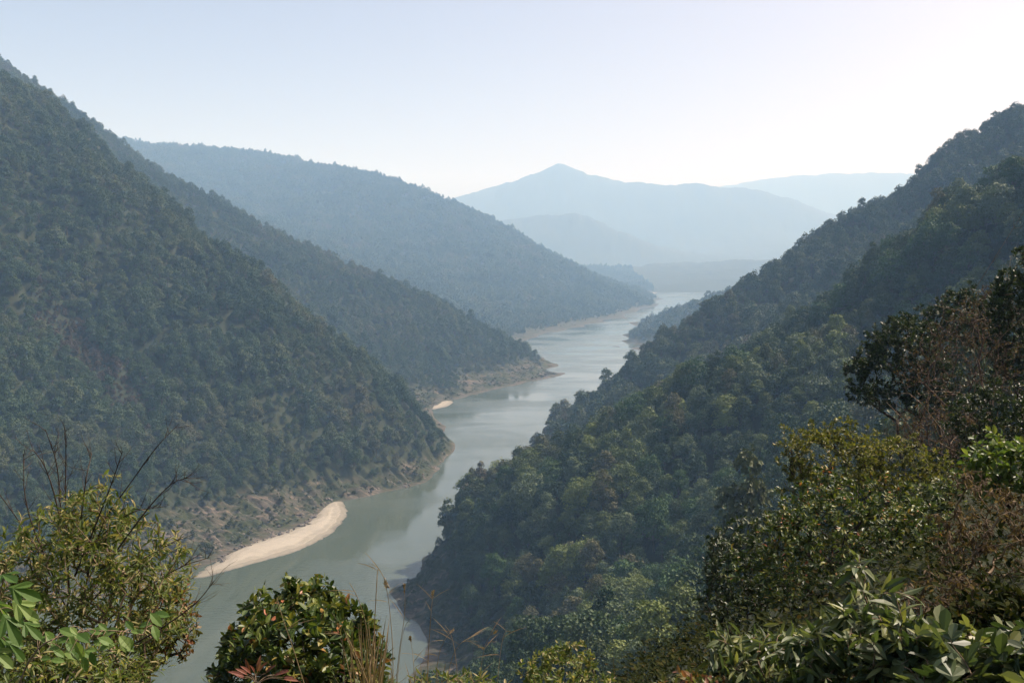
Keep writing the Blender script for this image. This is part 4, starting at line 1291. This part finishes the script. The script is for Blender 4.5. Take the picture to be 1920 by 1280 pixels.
for k in range(48):
    a = rng.uniform(640, 900) if k > 30 else rng.normal(690, 12)
    p = P(a, 1320, 5.2 + rng.normal() * 0.12)
    up = np.array([rng.normal() * 0.22, rng.normal() * 0.2, 1.0])
    X, Y, Z = frames(up[None], np.array([[rng.normal() * 0.4, -1.0, 0.1]]))
    L = (rng.uniform(0.22, 0.46) if k <= 30 else rng.uniform(0.12, 0.26))
    o = link("blade", ms[k % 5], tuft)
    M = Matrix.Identity(4)
    for q in range(3):
        M[q][0], M[q][1], M[q][2], M[q][3] = X[0][q] * L, Y[0][q] * L, Z[0][q] * L, p[q] - root_b[q]
    o.matrix_basis = M

# --- low undergrowth covering the near slope
rng = np.random.default_rng(1020)
n = 3400
az = np.radians(rng.uniform(-34, 40, n))
dd = np.exp(rng.uniform(math.log(3.2), math.log(62), n))
ux, uy = dd * np.sin(az), dd * np.cos(az)
m = seen(ux, uy, height(ux, uy), 1.2)
ux, uy, dd = ux[m], uy[m], dd[m]
uz = height(ux, uy)
L, T = [], []
pos, D, N, S = [], [], [], []
for x, y, z, d in zip(ux, uy, uz, dd):
    k = 26
    s = 0.16 + 0.012 * d
    o = rng.normal(size=(k, 3)) * np.array([s, s, s * 0.45])
    o[:, 2] = np.abs(o[:, 2]) + 0.02
    pos.append(np.array([x, y, z]) + o)
    D.append(o + rng.normal(size=(k, 3)) * s * 0.6)
    N.append(rng.normal(size=(k, 3)) * 0.4 + np.array([0, 0, 1]))
    S.append(rng.uniform(0.6, 1.3, k) * (0.030 + 0.0042 * d))
pos, D, N, S = np.vstack(pos), np.vstack(D), np.vstack(N), np.concatenate(S)
X, Y, Z = frames(D, N)
rr_ = rng.uniform(0, 1, len(pos))
nr = pos[:, 1] < 18
va, fa, ra = batch(T_OVAL, pos[nr], X[nr], Y[nr], Z[nr], S[nr], rr_[nr], 1.2)
vb, fb, rb = batch(T_SMALL, pos[~nr], X[~nr], Y[~nr], Z[~nr], S[~nr], rr_[~nr], 1.2)
v, f, r = np.vstack([va, vb]), np.vstack([fa, fb + len(va)]), np.concatenate([ra, rb])
link("undergrowth", mesh_np("undergrowth", v, f, [M_UNDER], None, {"rnd": ('POINT', 'FLOAT', r)}), kind="stuff", label="low leafy undergrowth covering the near slope")

# ------------------------------------------------------------------ haze: one closed box of pale air round everything
def make_haze():
    t = NT("valley haze")
    v = t.n("ShaderNodeVolumePrincipled")
    v.inputs["Color"].default_value = (*HAZE_COLOR, 1)
    v.inputs["Absorption Color"].default_value = (1, 1, 1, 1)
    v.inputs["Density"].default_value = HAZE_DENSITY
    v.inputs["Anisotropy"].default_value = HAZE_ANISO
    t.l(v.outputs[0], t.out.inputs["Volume"])
    zmin, zmax = float(gz[keep_y].min()) - 1.5, max(float(gz[keep_y].max()) + 40, 1000.0)
    x0, x1, y0, y1 = -16000, 16000, -3200, 16000
    v8 = np.array([(x, y, z) for z in (zmin, zmax) for y in (y0, y1) for x in (x0, x1)], float)
    f = np.array([(0, 2, 3, 1), (4, 5, 7, 6), (0, 1, 5, 4), (2, 6, 7, 3), (0, 4, 6, 2), (1, 3, 7, 5)])
    return mesh_np("haze", v8, f, [t.m])
haze = link("haze", make_haze(), kind="stuff", label="pale blue haze filling the valley")
print("terrain z range", gz[keep_y].min(), gz[keep_y].max())
